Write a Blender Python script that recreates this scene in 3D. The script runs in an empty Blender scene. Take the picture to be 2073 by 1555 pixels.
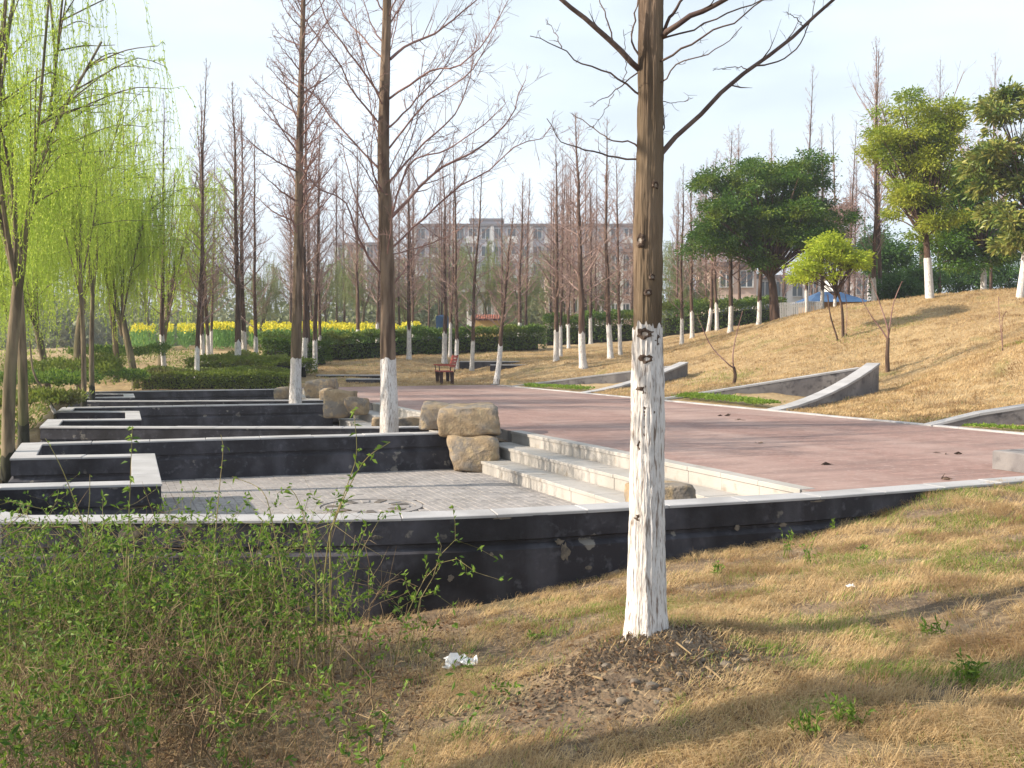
import bpy, math, random
import numpy as np

# ------------------------------------------------------------------ camera, sky, sun, exposure
scene = bpy.context.scene
F_PX, CX, CY, HORIZON, EYE = 2000.0, 1036.5, 777.5, 705.0, 1.35
PITCH = math.atan((CY - HORIZON) / F_PX)
cam_data = bpy.data.cameras.new("camera")
cam = bpy.data.objects.new("camera", cam_data)
scene.collection.objects.link(cam)
cam.location = (0, 0, EYE)
cam.rotation_euler = (math.pi / 2 - PITCH, 0, 0)
cam_data.sensor_width = 36.0
cam_data.lens = 36.0 * F_PX / 2073.0
cam_data.clip_start = 0.05
cam_data.clip_end = 5000
scene.camera = cam

SUN_ELEV = math.radians(27)
SUN_AZ = math.radians(9)          # how far the sun stands behind the camera, off straight left
to_sun = (-math.cos(SUN_AZ) * math.cos(SUN_ELEV), -math.sin(SUN_AZ) * math.cos(SUN_ELEV), math.sin(SUN_ELEV))
world = bpy.data.worlds.new("World")
scene.world = world
world.use_nodes = True
wn, wl = world.node_tree.nodes, world.node_tree.links
wn.clear()
w_out = wn.new("ShaderNodeOutputWorld")
w_bg = wn.new("ShaderNodeBackground")
w_sky = wn.new("ShaderNodeTexSky")
w_sky.sky_type = 'NISHITA'
w_sky.sun_disc = False
w_sky.sun_elevation = SUN_ELEV
w_sky.sun_rotation = math.atan2(to_sun[0], to_sun[1])
w_sky.air_density = 1.0
w_sky.dust_density = 4.0
w_sky.ozone_density = 1.0
# thin high cloud veil, the same all round the sky
w_tc = wn.new("ShaderNodeTexCoord")
w_map = wn.new("ShaderNodeMapping")
w_map.inputs["Scale"].default_value = (1.0, 1.0, 3.5)
w_noise = wn.new("ShaderNodeTexNoise")
w_noise.inputs["Scale"].default_value = 1.6
w_noise.inputs["Detail"].default_value = 5
w_ramp = wn.new("ShaderNodeMapRange")
w_ramp.inputs["From Min"].default_value = 0.3
w_ramp.inputs["From Max"].default_value = 0.7
w_ramp.inputs["To Min"].default_value = 0.38
w_ramp.inputs["To Max"].default_value = 0.86
w_mix = wn.new("ShaderNodeMixRGB")
w_mix.inputs["Color2"].default_value = (13.2, 15.0, 16.6, 1)
w_bg.inputs["Strength"].default_value = 0.05
wl.new(w_tc.outputs["Generated"], w_map.inputs["Vector"])
wl.new(w_map.outputs["Vector"], w_noise.inputs["Vector"])
wl.new(w_noise.outputs["Fac"], w_ramp.inputs["Value"])
wl.new(w_ramp.outputs["Result"], w_mix.inputs["Fac"])
wl.new(w_sky.outputs["Color"], w_mix.inputs["Color1"])
wl.new(w_mix.outputs["Color"], w_bg.inputs["Color"])
wl.new(w_bg.outputs["Background"], w_out.inputs["Surface"])

sun_data = bpy.data.lights.new("sun", 'SUN')
sun_data.energy = 5.0
sun_data.angle = math.radians(0.5)
sun_data.color = (1.0, 0.87, 0.70)
sun = bpy.data.objects.new("sun", sun_data)
scene.collection.objects.link(sun)
from mathutils import Vector
sun.rotation_euler = Vector(to_sun).to_track_quat('Z', 'Y').to_euler()
sun.location = (-30, -10, 30)

scene.view_settings.view_transform = 'Standard'
scene.view_settings.look = 'None'
scene.view_settings.gamma = 1
scene.view_settings.exposure = 0.9
scene.view_settings.use_curve_mapping = False
scene.render.engine = 'CYCLES'
scene.cycles.max_bounces = 6
scene.cycles.diffuse_bounces = 3
scene.cycles.glossy_bounces = 2
scene.cycles.transmission_bounces = 4
scene.cycles.use_denoising = True
scene.cycles.sample_clamp_indirect = 6.0

# ------------------------------------------------------------------ helpers
RNG = np.random.default_rng(11)
random.seed(11)
COL = scene.collection
SP, CP = math.sin(PITCH), math.cos(PITCH)

def ray(px, py):
    a, b = (px - CX) / F_PX, (CY - py) / F_PX
    return np.array([a, CP + b * SP, -SP + b * CP])

def G(px, py, z=0.0):
    """world point seen at a photograph pixel, on the level z"""
    d = ray(px, py)
    return np.array([0, 0, EYE]) + d * ((z - EYE) / d[2])

def D(px, py, y):
    """world point seen at a photograph pixel, y metres deep"""
    d = ray(px, py)
    return np.array([0, 0, EYE]) + d * (y / d[1])

D1 = np.array([-0.3827, 0.9239]); NN = np.array([0.9239, 0.3827])   # along the stair edge, and across the plaza
P0 = G(1640, 995)[:2]
def ST(s, t):
    return P0 + np.multiply.outer(np.asarray(s, float), D1) + np.multiply.outer(np.asarray(t, float), NN)
def to_st(p):
    q = np.asarray(p)[..., :2] - P0
    return q @ D1, q @ NN

class Geo:
    """collects triangles and quads into one mesh"""
    def __init__(self): self.V, self.F, self.n = [], [], 0
    def add(self, V, *faces):
        V = np.asarray(V, np.float64).reshape(-1, 3)
        self.V.append(V)
        for f in faces:
            f = np.asarray(f, np.int64)
            if f.size: self.F.append(f + self.n)
        self.n += len(V)
    def mesh(self, name, smooth=False):
        me = bpy.data.meshes.new(name)
        V = np.concatenate(self.V).astype(np.float32)
        me.vertices.add(len(V)); me.vertices.foreach_set("co", V.ravel())
        idx = np.concatenate([f.ravel() for f in self.F]).astype(np.int32)
        tot = np.concatenate([np.full(len(f), f.shape[1], np.int32) for f in self.F])
        st = np.concatenate([[0], np.cumsum(tot)[:-1]]).astype(np.int32)
        me.loops.add(len(idx)); me.loops.foreach_set("vertex_index", idx)
        me.polygons.add(len(tot)); me.polygons.foreach_set("loop_start", st)
        me.polygons.foreach_set("use_smooth", np.full(len(tot), smooth, bool))
        me.update(calc_edges=True)
        return me
    def build(self, name, mat, parent=None, smooth=False):
        return link(name, self.mesh(name, smooth), mat, parent)

def link(name, me, mat=None, parent=None):
    if mat is not None and len(me.materials) == 0: me.materials.append(mat)
    o = bpy.data.objects.new(name, me); COL.objects.link(o)
    if parent is not None: o.parent = parent
    return o
def empty(name, loc=(0, 0, 0), rz=0.0):
    o = bpy.data.objects.new(name, None); COL.objects.link(o)
    o.location = loc; o.rotation_euler = (0, 0, rz); o.empty_display_size = 0.2
    return o
def tag(o, label=None, cat=None, group=None, kind=None):
    if label: o["label"] = label
    if cat: o["category"] = cat
    if group: o["group"] = group
    if kind: o["kind"] = kind
    return o
def struct(o, label=None):
    o["kind"] = "structure"
    if label: o["label"] = label
    return o

def box_into(g, c8, chamfer=0.0):
    """c8: four bottom then four top corners"""
    c = np.asarray(c8, float)
    if chamfer <= 0:
        g.add(c, [[0, 3, 2, 1], [4, 5, 6, 7], [0, 1, 5, 4], [1, 2, 6, 5], [2, 3, 7, 6], [3, 0, 4, 7]]); return
    mid = c[4:] - [0, 0, chamfer]
    cen = c[4:].mean(0)
    top = c[4:].copy()
    for i in range(4):
        for j in (i - 1, (i + 1) % 4):
            e = c[4 + j] - c[4 + i]; L = np.linalg.norm(e)
            if L > 1e-6: top[i] += e / L * min(chamfer, L * .3)
    V = np.vstack([c[:4], mid, top])
    f = [[0, 3, 2, 1], [8, 9, 10, 11]]
    for i in range(4):
        j = (i + 1) % 4
        f += [[i, j, 4 + j, 4 + i], [4 + i, 4 + j, 8 + j, 8 + i]]
    g.add(V, f)
def box(g, x0, x1, y0, y1, z0, z1, chamfer=0.0):
    box_into(g, [(x0, y0, z0), (x1, y0, z0), (x1, y1, z0), (x0, y1, z0), (x0, y0, z1), (x1, y0, z1), (x1, y1, z1), (x0, y1, z1)], chamfer)
def st_box(g, s0, s1, t0, t1, z0, z1, chamfer=0.0):
    q = [ST(s0, t0), ST(s0, t1), ST(s1, t1), ST(s1, t0)]
    box_into(g, [(*p, z0) for p in q] + [(*p, z1) for p in q], chamfer)

class Tubes:
    def __init__(self): self.b = {}
    def add(self, P, R, sides=4):
        P = np.asarray(P, float); R = np.broadcast_to(np.asarray(R, float), (len(P),))
        self.b.setdefault((len(P), sides), []).append((P, R))
    def into(self, g):
        for (k, n), L in self.b.items():
            P = np.stack([a for a, _ in L]); R = np.stack([r for _, r in L])
            T = np.gradient(P, axis=1); T /= np.linalg.norm(T, axis=2, keepdims=True) + 1e-9
            ref = np.where(np.abs(T[:, :1, 2:3]) > .8, np.array([1., 0, 0]), np.array([0, 0, 1.]))
            A = np.cross(T, ref); A /= np.linalg.norm(A, axis=2, keepdims=True) + 1e-9
            B = np.cross(T, A)
            an = np.arange(n) * 2 * math.pi / n
            V = P[:, :, None] + R[:, :, None, None] * (A[:, :, None] * np.cos(an)[:, None] + B[:, :, None] * np.sin(an)[:, None])
            m = len(L)
            base = (np.arange(m) * k * n)[:, None, None] + (np.arange(k - 1) * n)[None, :, None]
            i = np.arange(n)[None, None]; j = (i + 1) % n
            Fc = np.stack([base + i, base + j, base + n + j, base + n + i], -1).reshape(-1, 4)
            g.add(V.reshape(-1, 3), Fc)
        return g
    def build(self, name, mat, parent=None, smooth=True):
        return self.into(Geo()).build(name, mat, parent, smooth)

def unit(v): return v / (np.linalg.norm(v, axis=-1, keepdims=True) + 1e-9)
def leaves_into(g, P, Dr, L, W, rng, droop=0.0):
    """diamond leaves at P along Dr"""
    n = len(P); Dr = unit(np.asarray(Dr, float))
    L = np.broadcast_to(L, (n,))[:, None]; W = np.broadcast_to(W, (n,))[:, None]
    side = unit(np.cross(Dr, rng.normal(size=(n, 3))))
    up = np.cross(side, Dr)
    m = P + Dr * L * .5 + up * L * .08
    V = np.stack([P, m + side * W * .5, P + Dr * L - np.array([0, 0, 1.]) * droop * L, m - side * W * .5], 1)
    g.add(V.reshape(-1, 3), np.arange(4 * n).reshape(n, 4))

def resample(pl, k):
    pl = np.asarray(pl, float)
    d = np.concatenate([[0], np.cumsum(np.linalg.norm(np.diff(pl, axis=0), axis=1))])
    u = np.linspace(0, d[-1], k)
    return np.stack([np.interp(u, d, pl[:, i]) for i in range(pl.shape[1])], 1)
def smooth_line(pl, k):
    """Catmull-Rom through the points, k samples"""
    p = np.asarray(pl, float)
    q = np.vstack([2 * p[0] - p[1], p, 2 * p[-1] - p[-2]])
    out = []
    for i in range(1, len(q) - 2):
        for u in np.linspace(0, 1, 12, endpoint=False):
            a, b, c, d = q[i - 1], q[i], q[i + 1], q[i + 2]
            out.append(.5 * (2 * b + (c - a) * u + (2 * a - 5 * b + 4 * c - d) * u * u + (3 * b - a - 3 * c + d) * u ** 3))
    out.append(p[-1])
    return resample(np.array(out), k)

def tps(ctrl, lam=0.02):
    C = np.array(ctrl, float); P, z = C[:, :2], C[:, 2]; n = len(P)
    def U(r2): return .5 * r2 * np.log(r2 + 1e-9)
    K = U(((P[:, None] - P[None]) ** 2).sum(-1)) + lam * np.eye(n)
    Q = np.hstack([np.ones((n, 1)), P])
    A = np.block([[K, Q], [Q.T, np.zeros((3, 3))]])
    w = np.linalg.solve(A, np.concatenate([z, np.zeros(3)]))
    def f(x, y):
        x = np.asarray(x, float); y = np.asarray(y, float); sh = x.shape
        x = x.ravel(); y = y.ravel(); out = np.empty(len(x))
        for i in range(0, len(x), 20000):
            a, b = x[i:i + 20000], y[i:i + 20000]
            r2 = (a[:, None] - P[:, 0]) ** 2 + (b[:, None] - P[:, 1]) ** 2
            out[i:i + 20000] = U(r2) @ w[:n] + w[n] + w[n + 1] * a + w[n + 2] * b
        return out.reshape(sh)
    return f
def vnoise(x, y, sc, seed=0):
    """smooth value noise, vectorised"""
    x = np.asarray(x) * sc; y = np.asarray(y) * sc
    xi, yi = np.floor(x).astype(np.int64), np.floor(y).astype(np.int64)
    fx, fy = x - xi, y - yi; fx = fx * fx * (3 - 2 * fx); fy = fy * fy * (3 - 2 * fy)
    def h(i, j):
        n = (i * 374761393 + j * 668265263 + seed * 1442695) & 0x7fffffff
        n = ((n ^ (n >> 13)) * 1274126177) & 0x7fffffff
        return ((n ^ (n >> 16)) & 0xffff) / 65535.0
    return (h(xi, yi) * (1 - fx) + h(xi + 1, yi) * fx) * (1 - fy) + (h(xi, yi + 1) * (1 - fx) + h(xi + 1, yi + 1) * fx) * fy

# ------------------------------------------------------------------ materials
def new_mat(name):
    m = bpy.data.materials.new(name); m.use_nodes = True
    nt = m.node_tree; nt.nodes.clear()
    out = nt.nodes.new("ShaderNodeOutputMaterial")
    return m, nt.nodes, nt.links, out
def rgba(c): return (c[0], c[1], c[2], 1)
def surf(name, base, layers=(), rough=.85, bump=(), coord='pos', spec=.3, island=None, stretch=(1, 1, 1)):
    """layers: (scale, colour, lo, hi[, detail]) noise-masked colours; bump: (scale, strength[, distance])"""
    m, N, L, out = new_mat(name)
    b = N.new("ShaderNodeBsdfPrincipled"); L.new(b.outputs[0], out.inputs["Surface"])
    b.inputs["Roughness"].default_value = rough
    b.inputs["Specular IOR Level"].default_value = spec
    if coord == 'pos':
        v = N.new("ShaderNodeNewGeometry").outputs["Position"]
    else:
        v = N.new("ShaderNodeTexCoord").outputs["Object"]
    mp = N.new("ShaderNodeMapping"); mp.inputs["Scale"].default_value = stretch
    L.new(v, mp.inputs["Vector"]); v = mp.outputs["Vector"]
    col = None
    def rgb(c):
        n = N.new("ShaderNodeRGB"); n.outputs[0].default_value = rgba(c); return n.outputs[0]
    col = rgb(base)
    if island:
        gi = N.new("ShaderNodeNewGeometry")
        mx = N.new("ShaderNodeMixRGB"); mx.inputs["Color2"].default_value = rgba(island)
        L.new(gi.outputs["Random Per Island"], mx.inputs["Fac"]); L.new(col, mx.inputs["Color1"]); col = mx.outputs[0]
    for i, ly in enumerate(layers):
        n = N.new("ShaderNodeTexNoise"); n.inputs["Scale"].default_value = ly[0]
        n.inputs["Detail"].default_value = ly[4] if len(ly) > 4 else 4
        off = N.new("ShaderNodeVectorMath"); off.operation = 'ADD'; off.inputs[1].default_value = (i * 7.3, i * 3.1, i * 1.7)
        vv = v
        if len(ly) > 5:
            m5 = N.new("ShaderNodeMapping"); m5.inputs["Scale"].default_value = ly[5]; L.new(v, m5.inputs["Vector"]); vv = m5.outputs["Vector"]
        L.new(vv, off.inputs[0]); L.new(off.outputs[0], n.inputs["Vector"])
        r = N.new("ShaderNodeMapRange"); r.inputs["From Min"].default_value = ly[2]; r.inputs["From Max"].default_value = ly[3]
        L.new(n.outputs["Fac"], r.inputs["Value"])
        mx = N.new("ShaderNodeMixRGB"); mx.inputs["Color2"].default_value = rgba(ly[1])
        L.new(r.outputs[0], mx.inputs["Fac"]); L.new(col, mx.inputs["Color1"]); col = mx.outputs[0]
    L.new(col, b.inputs["Base Color"])
    nrm = None
    for bp in bump:
        n = N.new("ShaderNodeTexNoise"); n.inputs["Scale"].default_value = bp[0]; n.inputs["Detail"].default_value = 6
        L.new(v, n.inputs["Vector"])
        bm = N.new("ShaderNodeBump"); bm.inputs["Strength"].default_value = bp[1]
        bm.inputs["Distance"].default_value = bp[2] if len(bp) > 2 else .02
        L.new(n.outputs["Fac"], bm.inputs["Height"])
        if nrm is not None: L.new(nrm, bm.inputs["Normal"])
        nrm = bm.outputs[0]
    if nrm is not None: L.new(nrm, b.inputs["Normal"])
    return m
def leafmat(name, c1, c2, trans=.4, rough=.55, patch=None, tint=1.0):
    """two-tone leaf, colour varies leaf by leaf and clump by clump; light passes through"""
    m, N, L, out = new_mat(name)
    gi = N.new("ShaderNodeNewGeometry")
    mx = N.new("ShaderNodeMixRGB"); mx.inputs["Color1"].default_value = rgba(c1); mx.inputs["Color2"].default_value = rgba(c2)
    L.new(gi.outputs["Random Per Island"], mx.inputs["Fac"]); col = mx.outputs[0]
    if patch:
        n = N.new("ShaderNodeTexNoise"); n.inputs["Scale"].default_value = patch[0]; n.inputs["Detail"].default_value = 3
        L.new(gi.outputs["Position"], n.inputs["Vector"])
        r = N.new("ShaderNodeMapRange"); r.inputs["From Min"].default_value = patch[2]; r.inputs["From Max"].default_value = patch[3]
        L.new(n.outputs["Fac"], r.inputs["Value"])
        m2 = N.new("ShaderNodeMixRGB"); m2.inputs["Color2"].default_value = rgba(patch[1])
        L.new(r.outputs[0], m2.inputs["Fac"]); L.new(col, m2.inputs["Color1"]); col = m2.outputs[0]
    b = N.new("ShaderNodeBsdfPrincipled"); b.inputs["Roughness"].default_value = rough; b.inputs["Specular IOR Level"].default_value = .25
    t = N.new("ShaderNodeBsdfTranslucent"); s = N.new("ShaderNodeMixShader"); s.inputs[0].default_value = trans
    L.new(col, b.inputs["Base Color"]); L.new(col, t.inputs["Color"])
    L.new(b.outputs[0], s.inputs[1]); L.new(t.outputs[0], s.inputs[2]); L.new(s.outputs[0], out.inputs["Surface"])
    return m

def wood_bark(name, dark, light, moss=None):
    return surf(name, dark, [(9, light, .42, .62, 6)] + ([(2.2, moss, .5, .72)] if moss else []), rough=.95,
                bump=[(22, .9, .02)], coord='pos', stretch=(1, 1, .16))
M = {}
M['bark'] = wood_bark('redwood_bark', (.06, .037, .027), (.13, .083, .06))
M['bark_near'] = wood_bark('redwood_bark_mossy', (.075, .05, .036), (.20, .145, .105), (.11, .085, .05))
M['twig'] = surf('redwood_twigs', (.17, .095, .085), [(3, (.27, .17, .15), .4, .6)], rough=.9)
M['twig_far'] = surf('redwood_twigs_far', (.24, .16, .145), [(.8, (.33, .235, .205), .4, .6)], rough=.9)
M['branch_near'] = surf('redwood_branch', (.075, .05, .045), [(6, (.14, .10, .085), .45, .62, 6)], rough=.9, bump=[(30, .7, .01)])
M['lime'] = surf('limewash', (.64, .625, .62), [(5, (.50, .475, .45), .45, .7), (75, (.22, .175, .15), .56, .66, 4), (150, (.30, .25, .22), .56, .68, 3), (21, (.12, .09, .075), .66, .70, 8)], rough=.95,
                 bump=[(45, 1.0, .016), (150, .5, .006)], stretch=(1, 1, .12))
M['willow_bark'] = wood_bark('willow_bark', (.085, .066, .045), (.22, .175, .115), (.08, .09, .035))
M['willow_strand'] = surf('willow_strand', (.22, .27, .05), rough=.7)
M['willow_dark'] = surf('willow_foot_shade', (.022, .022, .016), [(9, (.05, .05, .03), .45, .65)], rough=.9, bump=[(25, .8)], stretch=(1, 1, .3))  # shade over the trunk foot, put into the colour
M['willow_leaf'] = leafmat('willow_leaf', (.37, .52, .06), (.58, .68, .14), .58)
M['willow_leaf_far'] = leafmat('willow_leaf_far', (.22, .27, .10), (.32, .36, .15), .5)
M['camphor'] = leafmat('camphor_leaf', (.04, .105, .014), (.095, .18, .02), .3, .4, (.9, (.17, .225, .025), .48, .66))
M['gold_leaf'] = leafmat('yellow_green_leaf', (.27, .33, .03), (.40, .42, .05), .4, .4, (.8, (.16, .25, .03), .45, .7))
M['lime_leaf'] = leafmat('lime_green_leaf', (.32, .42, .03), (.44, .50, .05), .45)
M['magnolia'] = leafmat('magnolia_leaf', (.13, .19, .035), (.36, .34, .09), .25, .35, (1.2, (.09, .15, .03), .45, .65))
M['dark_leaf'] = leafmat('dark_evergreen_leaf', (.035, .09, .02), (.08, .17, .03), .3)
M['hedge'] = leafmat('hedge_leaf', (.06, .13, .02), (.14, .22, .035), .3, .5, (.7, (.20, .22, .04), .5, .75))
M['cover'] = leafmat('ground_cover_leaf', (.13, .19, .025), (.22, .27, .04), .3, .5, (.7, (.12, .10, .04), .5, .75))
M['bright_cover'] = leafmat('fresh_ground_cover', (.12, .22, .025), (.24, .33, .05), .4)
M['shrub_leaf'] = leafmat('shrub_leaf', (.05, .125, .018), (.21, .31, .045), .38)
M['shrub_stem'] = surf('shrub_stem', (.17, .16, .055), [(5, (.30, .24, .12), .45, .6)], rough=.8)
M['dry_stem'] = surf('dry_stem', (.25, .185, .105), [(6, (.13, .085, .05), .42, .58)], rough=.9)
M['rape_yellow'] = leafmat('rape_flower', (.55, .50, .03), (.80, .70, .05), .3)
M['rape_green'] = leafmat('rape_stem_leaf', (.10, .24, .06), (.18, .32, .08), .35)
M['dark_wall'] = surf('black_rendered_wall', (.027, .026, .033), [(3.2, (.07, .07, .085), .50, .72, 8, (1, 1, .14)), (2.0, (.075, .073, .088), .48, .68, 8), (14, (.075, .075, .09), .56, .7, 8), (4.2, (.20, .185, .165), .665, .69, 9), (1.1, (.014, .013, .016), .48, .66)],
                      rough=.75, bump=[(14, .35), (60, .2, .005)])
M['soil_near'] = surf('near_slope_soil', (.19, .135, .085), [(2.2, (.11, .08, .055), .42, .62, 8), (16, (.29, .22, .14), .52, .7, 8), (1.0, (.13, .12, .05), .55, .75)], rough=.97, bump=[(9, .9, .05), (50, .9, .02)])
M['grey_wall'] = surf('weathered_grey_wall', (.15, .14, .145), [(1.6, (.25, .235, .23), .45, .65, 6), (6, (.08, .075, .08), .55, .7, 6)], rough=.85,
                      bump=[(12, .4), (60, .25, .006)])
M['coping'] = surf('pale_stone_coping', (.40, .395, .405), [(2, (.31, .305, .31), .4, .65), (30, (.36, .35, .35), .58, .75)], rough=.7, bump=[(80, .15, .003)])
M['step'] = surf('pale_granite_step', (.385, .365, .345), [(1.4, (.31, .295, .275), .4, .65), (40, (.30, .28, .265), .6, .75), (5, (.24, .20, .16), .60, .78, 8)], rough=.7, bump=[(70, .2, .003)])
M['rock'] = surf('tawny_boulder', (.27, .20, .125), [(2.2, (.20, .175, .15), .44, .56, 8), (9, (.36, .275, .17), .52, .68, 8), (5, (.10, .09, .08), .58, .74, 8)], rough=.9,
                 bump=[(6, .6, .05), (34, .7, .015)])
M['paver'] = surf('grey_paver', (.29, .27, .265), [(3, (.22, .205, .20), .4, .62), (22, (.34, .32, .31), .5, .7)], rough=.85, bump=[(50, .3, .004)])
M['joint'] = surf('paver_joint_sand', (.10, .09, .085), [(9, (.15, .13, .11), .4, .6)], rough=.95, bump=[(40, .4)])
M['soil'] = surf('dry_soil', (.155, .115, .078), [(3, (.10, .075, .05), .4, .65, 8), (14, (.24, .19, .13), .55, .7, 8)], rough=.97, bump=[(8, .7, .05), (45, .8, .02)])
M['thatch'] = surf('dry_lawn_thatch', (.30, .205, .105), [(.35, (.36, .26, .14), .4, .6), (2.5, (.20, .135, .07), .5, .72, 8), (11, (.42, .32, .18), .5, .68, 8), (.8, (.17, .17, .05), .6, .78)], rough=.97,
                   bump=[(5, .8, .06), (30, .9, .03)])
M['grass_dry'] = leafmat('dry_grass_blade', (.42, .285, .135), (.66, .50, .28), .3, .7, (1.6, (.26, .16, .075), .48, .68))
M['grass_green'] = leafmat('green_grass_blade', (.14, .24, .035), (.26, .34, .06), .4)
def plaza_mat():
    m, N, L, out = new_mat('red_brick_paving')
    b = N.new("ShaderNodeBsdfPrincipled"); b.inputs["Roughness"].default_value = .8; b.inputs["Specular IOR Level"].default_value = .3
    L.new(b.outputs[0], out.inputs["Surface"])
    g = N.new("ShaderNodeNewGeometry"); mp = N.new("ShaderNodeMapping")
    mp.inputs["Rotation"].default_value = (0, 0, -math.atan2(NN[1], NN[0]))
    L.new(g.outputs["Position"], mp.inputs["Vector"])
    br = N.new("ShaderNodeTexBrick"); br.inputs["Scale"].default_value = 1.0
    br.inputs["Color1"].default_value = (.235, .145, .125, 1); br.inputs["Color2"].default_value = (.31, .195, .17, 1)
    br.inputs["Mortar"].default_value = (.21, .145, .125, 1); br.inputs["Mortar Size"].default_value = .006
    br.inputs["Brick Width"].default_value = .23; br.inputs["Row Height"].default_value = .115
    L.new(mp.outputs[0], br.inputs["Vector"])
    col = br.outputs["Color"]
    for sc, st, c, lo, hi in ((.8, (1, .25, 1), (.37, .27, .24), .42, .64), (1.6, (.35, 1.6, 1), (.17, .115, .105), .48, .68), (14, (1, 1, 1), (.42, .335, .305), .56, .74)):
        n = N.new("ShaderNodeTexNoise"); n.inputs["Scale"].default_value = sc; n.inputs["Detail"].default_value = 6
        m2 = N.new("ShaderNodeMapping"); m2.inputs["Scale"].default_value = st
        L.new(mp.outputs[0], m2.inputs["Vector"]); L.new(m2.outputs[0], n.inputs["Vector"])
        r = N.new("ShaderNodeMapRange"); r.inputs["From Min"].default_value = lo; r.inputs["From Max"].default_value = hi; r.inputs["To Max"].default_value = .65
        L.new(n.outputs["Fac"], r.inputs["Value"])
        mx = N.new("ShaderNodeMixRGB"); mx.inputs["Color2"].default_value = rgba(c)
        L.new(r.outputs[0], mx.inputs["Fac"]); L.new(col, mx.inputs["Color1"]); col = mx.outputs[0]
    L.new(col, b.inputs["Base Color"])
    bm = N.new("ShaderNodeBump"); bm.inputs["Strength"].default_value = .5; bm.inputs["Distance"].default_value = .006
    L.new(br.outputs["Fac"], bm.inputs["Height"]); bm.invert = True
    L.new(bm.outputs[0], b.inputs["Normal"])
    return m
M['plaza'] = plaza_mat()

# ------------------------------------------------------------------ lie of the land
FLOOR = -0.54                     # sunken terraces
PLAZA_W = 7.2
near_px = [(-700, 1062), (-300, 1056), (0, 1049), (350, 1047), (700, 1045), (1022, 1035), (1250, 1023), (1450, 1012), (1647, 1000.5), (1860, 984.5), (2073, 968.5), (2400, 945), (2900, 915)]
near_line = smooth_line([G(x, y)[:2] for x, y in near_px], 80)
ns, ntt = to_st(near_line)
o_ = np.argsort(ntt)
def wall_s(t): return np.interp(t, ntt[o_], ns[o_])

hill_ctrl = [(*ST(s, PLAZA_W), 0.0) for s in (-14, -10, -6, -3, 0, 3, 6, 9, 12, 15, 18, 21, 24, 26.5)]
hill_ctrl += [(*ST(27, t), 0.0) for t in (0, 2.5, 5)]
for px, py, y in [(2073, 597, 34), (1780, 612, 38), (1580, 650, 40), (1450, 686, 42), (1350, 712, 44), (1797, 755, 28), (1485, 778, 27.5), (1700, 672, 34), (2073, 702, 23),
                  (1640, 735, 30), (900, 776, 37), (925, 746, 43), (1128, 731, 41), (1237, 726, 41), (828, 728, 44), (1008, 767, 36), (700, 731, 46), (1050, 712, 50),
                  (620, 756, 40), (395, 787, 33), (480, 757, 38), (333, 752, 40), (1765, 800, 25.2), (720, 772, 37)]:
    hill_ctrl.append(tuple(D(px, py, y)))
hill_ctrl += [(x, y, z) for x, y, z in [(20, 45, 3.1), (12, 50, 2.5), (30, 32, 4.2), (30, 55, 2.6), (0, 60, 1.5), (-15, 60, 1.45), (-30, 60, 1.2), (10, 62, 1.7), (-22, 40, .35), (-30, 36, .1),
                                        (0, 95, 1.3), (-40, 95, 1.0), (40, 95, 1.6), (22, 18, 2.6), (19, 6, 2.0), (36, 14, 4.2), (-16, 33, -.05), (-11, 34.5, 0)]]
for s_a, o_a, z_a in [(7.9, 2.4, .16), (7.9, 4.8, .55), (4.5, 2.2, .12), (17, 2.5, .16), (17, 4.6, .4), (1.0, 2.0, .1), (22, 2.5, .12), (22, 4.5, .25), (26, 3, .1), (12.3, 2.5, .08)]:
    hill_ctrl.append((*ST(s_a, PLAZA_W + o_a), z_a))
hill_f = tps(hill_ctrl, .05)
WEDGES = ((14.7, 9.95, 12.3, 4.85), (24.6, 19.0, 21.6, 5.1), (5.6, .5, 3.0, 5.5))
fore_ctrl = []
for px, py, y in [(850, 1237, 7.8), (1200, 1168, 8.1), (1500, 1108, 8.5), (1700, 1062, 9.0), (1850, 1006, 9.3), (2073, 980, 9.8), (1310, 1292, 5.2)]:
    fore_ctrl.append(tuple(D(px, py, y)))
fore_ctrl += [(-.9, 5.2, -.52), (-2.4, 7.6, -.9), (-4, 7.6, -1.0), (-7, 7, -1.1), (-2.2, 4.2, -.62), (.45, 3.6, -.3), (0, 2, -.3), (2, 3.2, -.06), (2.6, 5.4, -.05), (4.4, 8, .0), (6, 9, .04),
              (9, 9, .1), (4, 2, .05), (-4, 2, -.6), (-8, 0, -.8), (0, -4, -.2), (8, -4, .2), (9, 3, .3), (.2, 5.4, -.40), (1.5, 5.1, -.2), (.7, 6.6, -.42), (-12, 6, -1.1)]
fore_f = tps(fore_ctrl, .01)
TREE1 = D(1308, 1288, 5.2)
def fore_h(x, y):
    z = fore_f(x, y)
    d2 = (x - TREE1[0]) ** 2 + (y - TREE1[1]) ** 2
    z = z + .06 * np.exp(-d2 / .12)
    return z + (vnoise(x, y, 1.7, 3) - .5) * .05 + (vnoise(x, y, 6, 4) - .5) * .03
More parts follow.
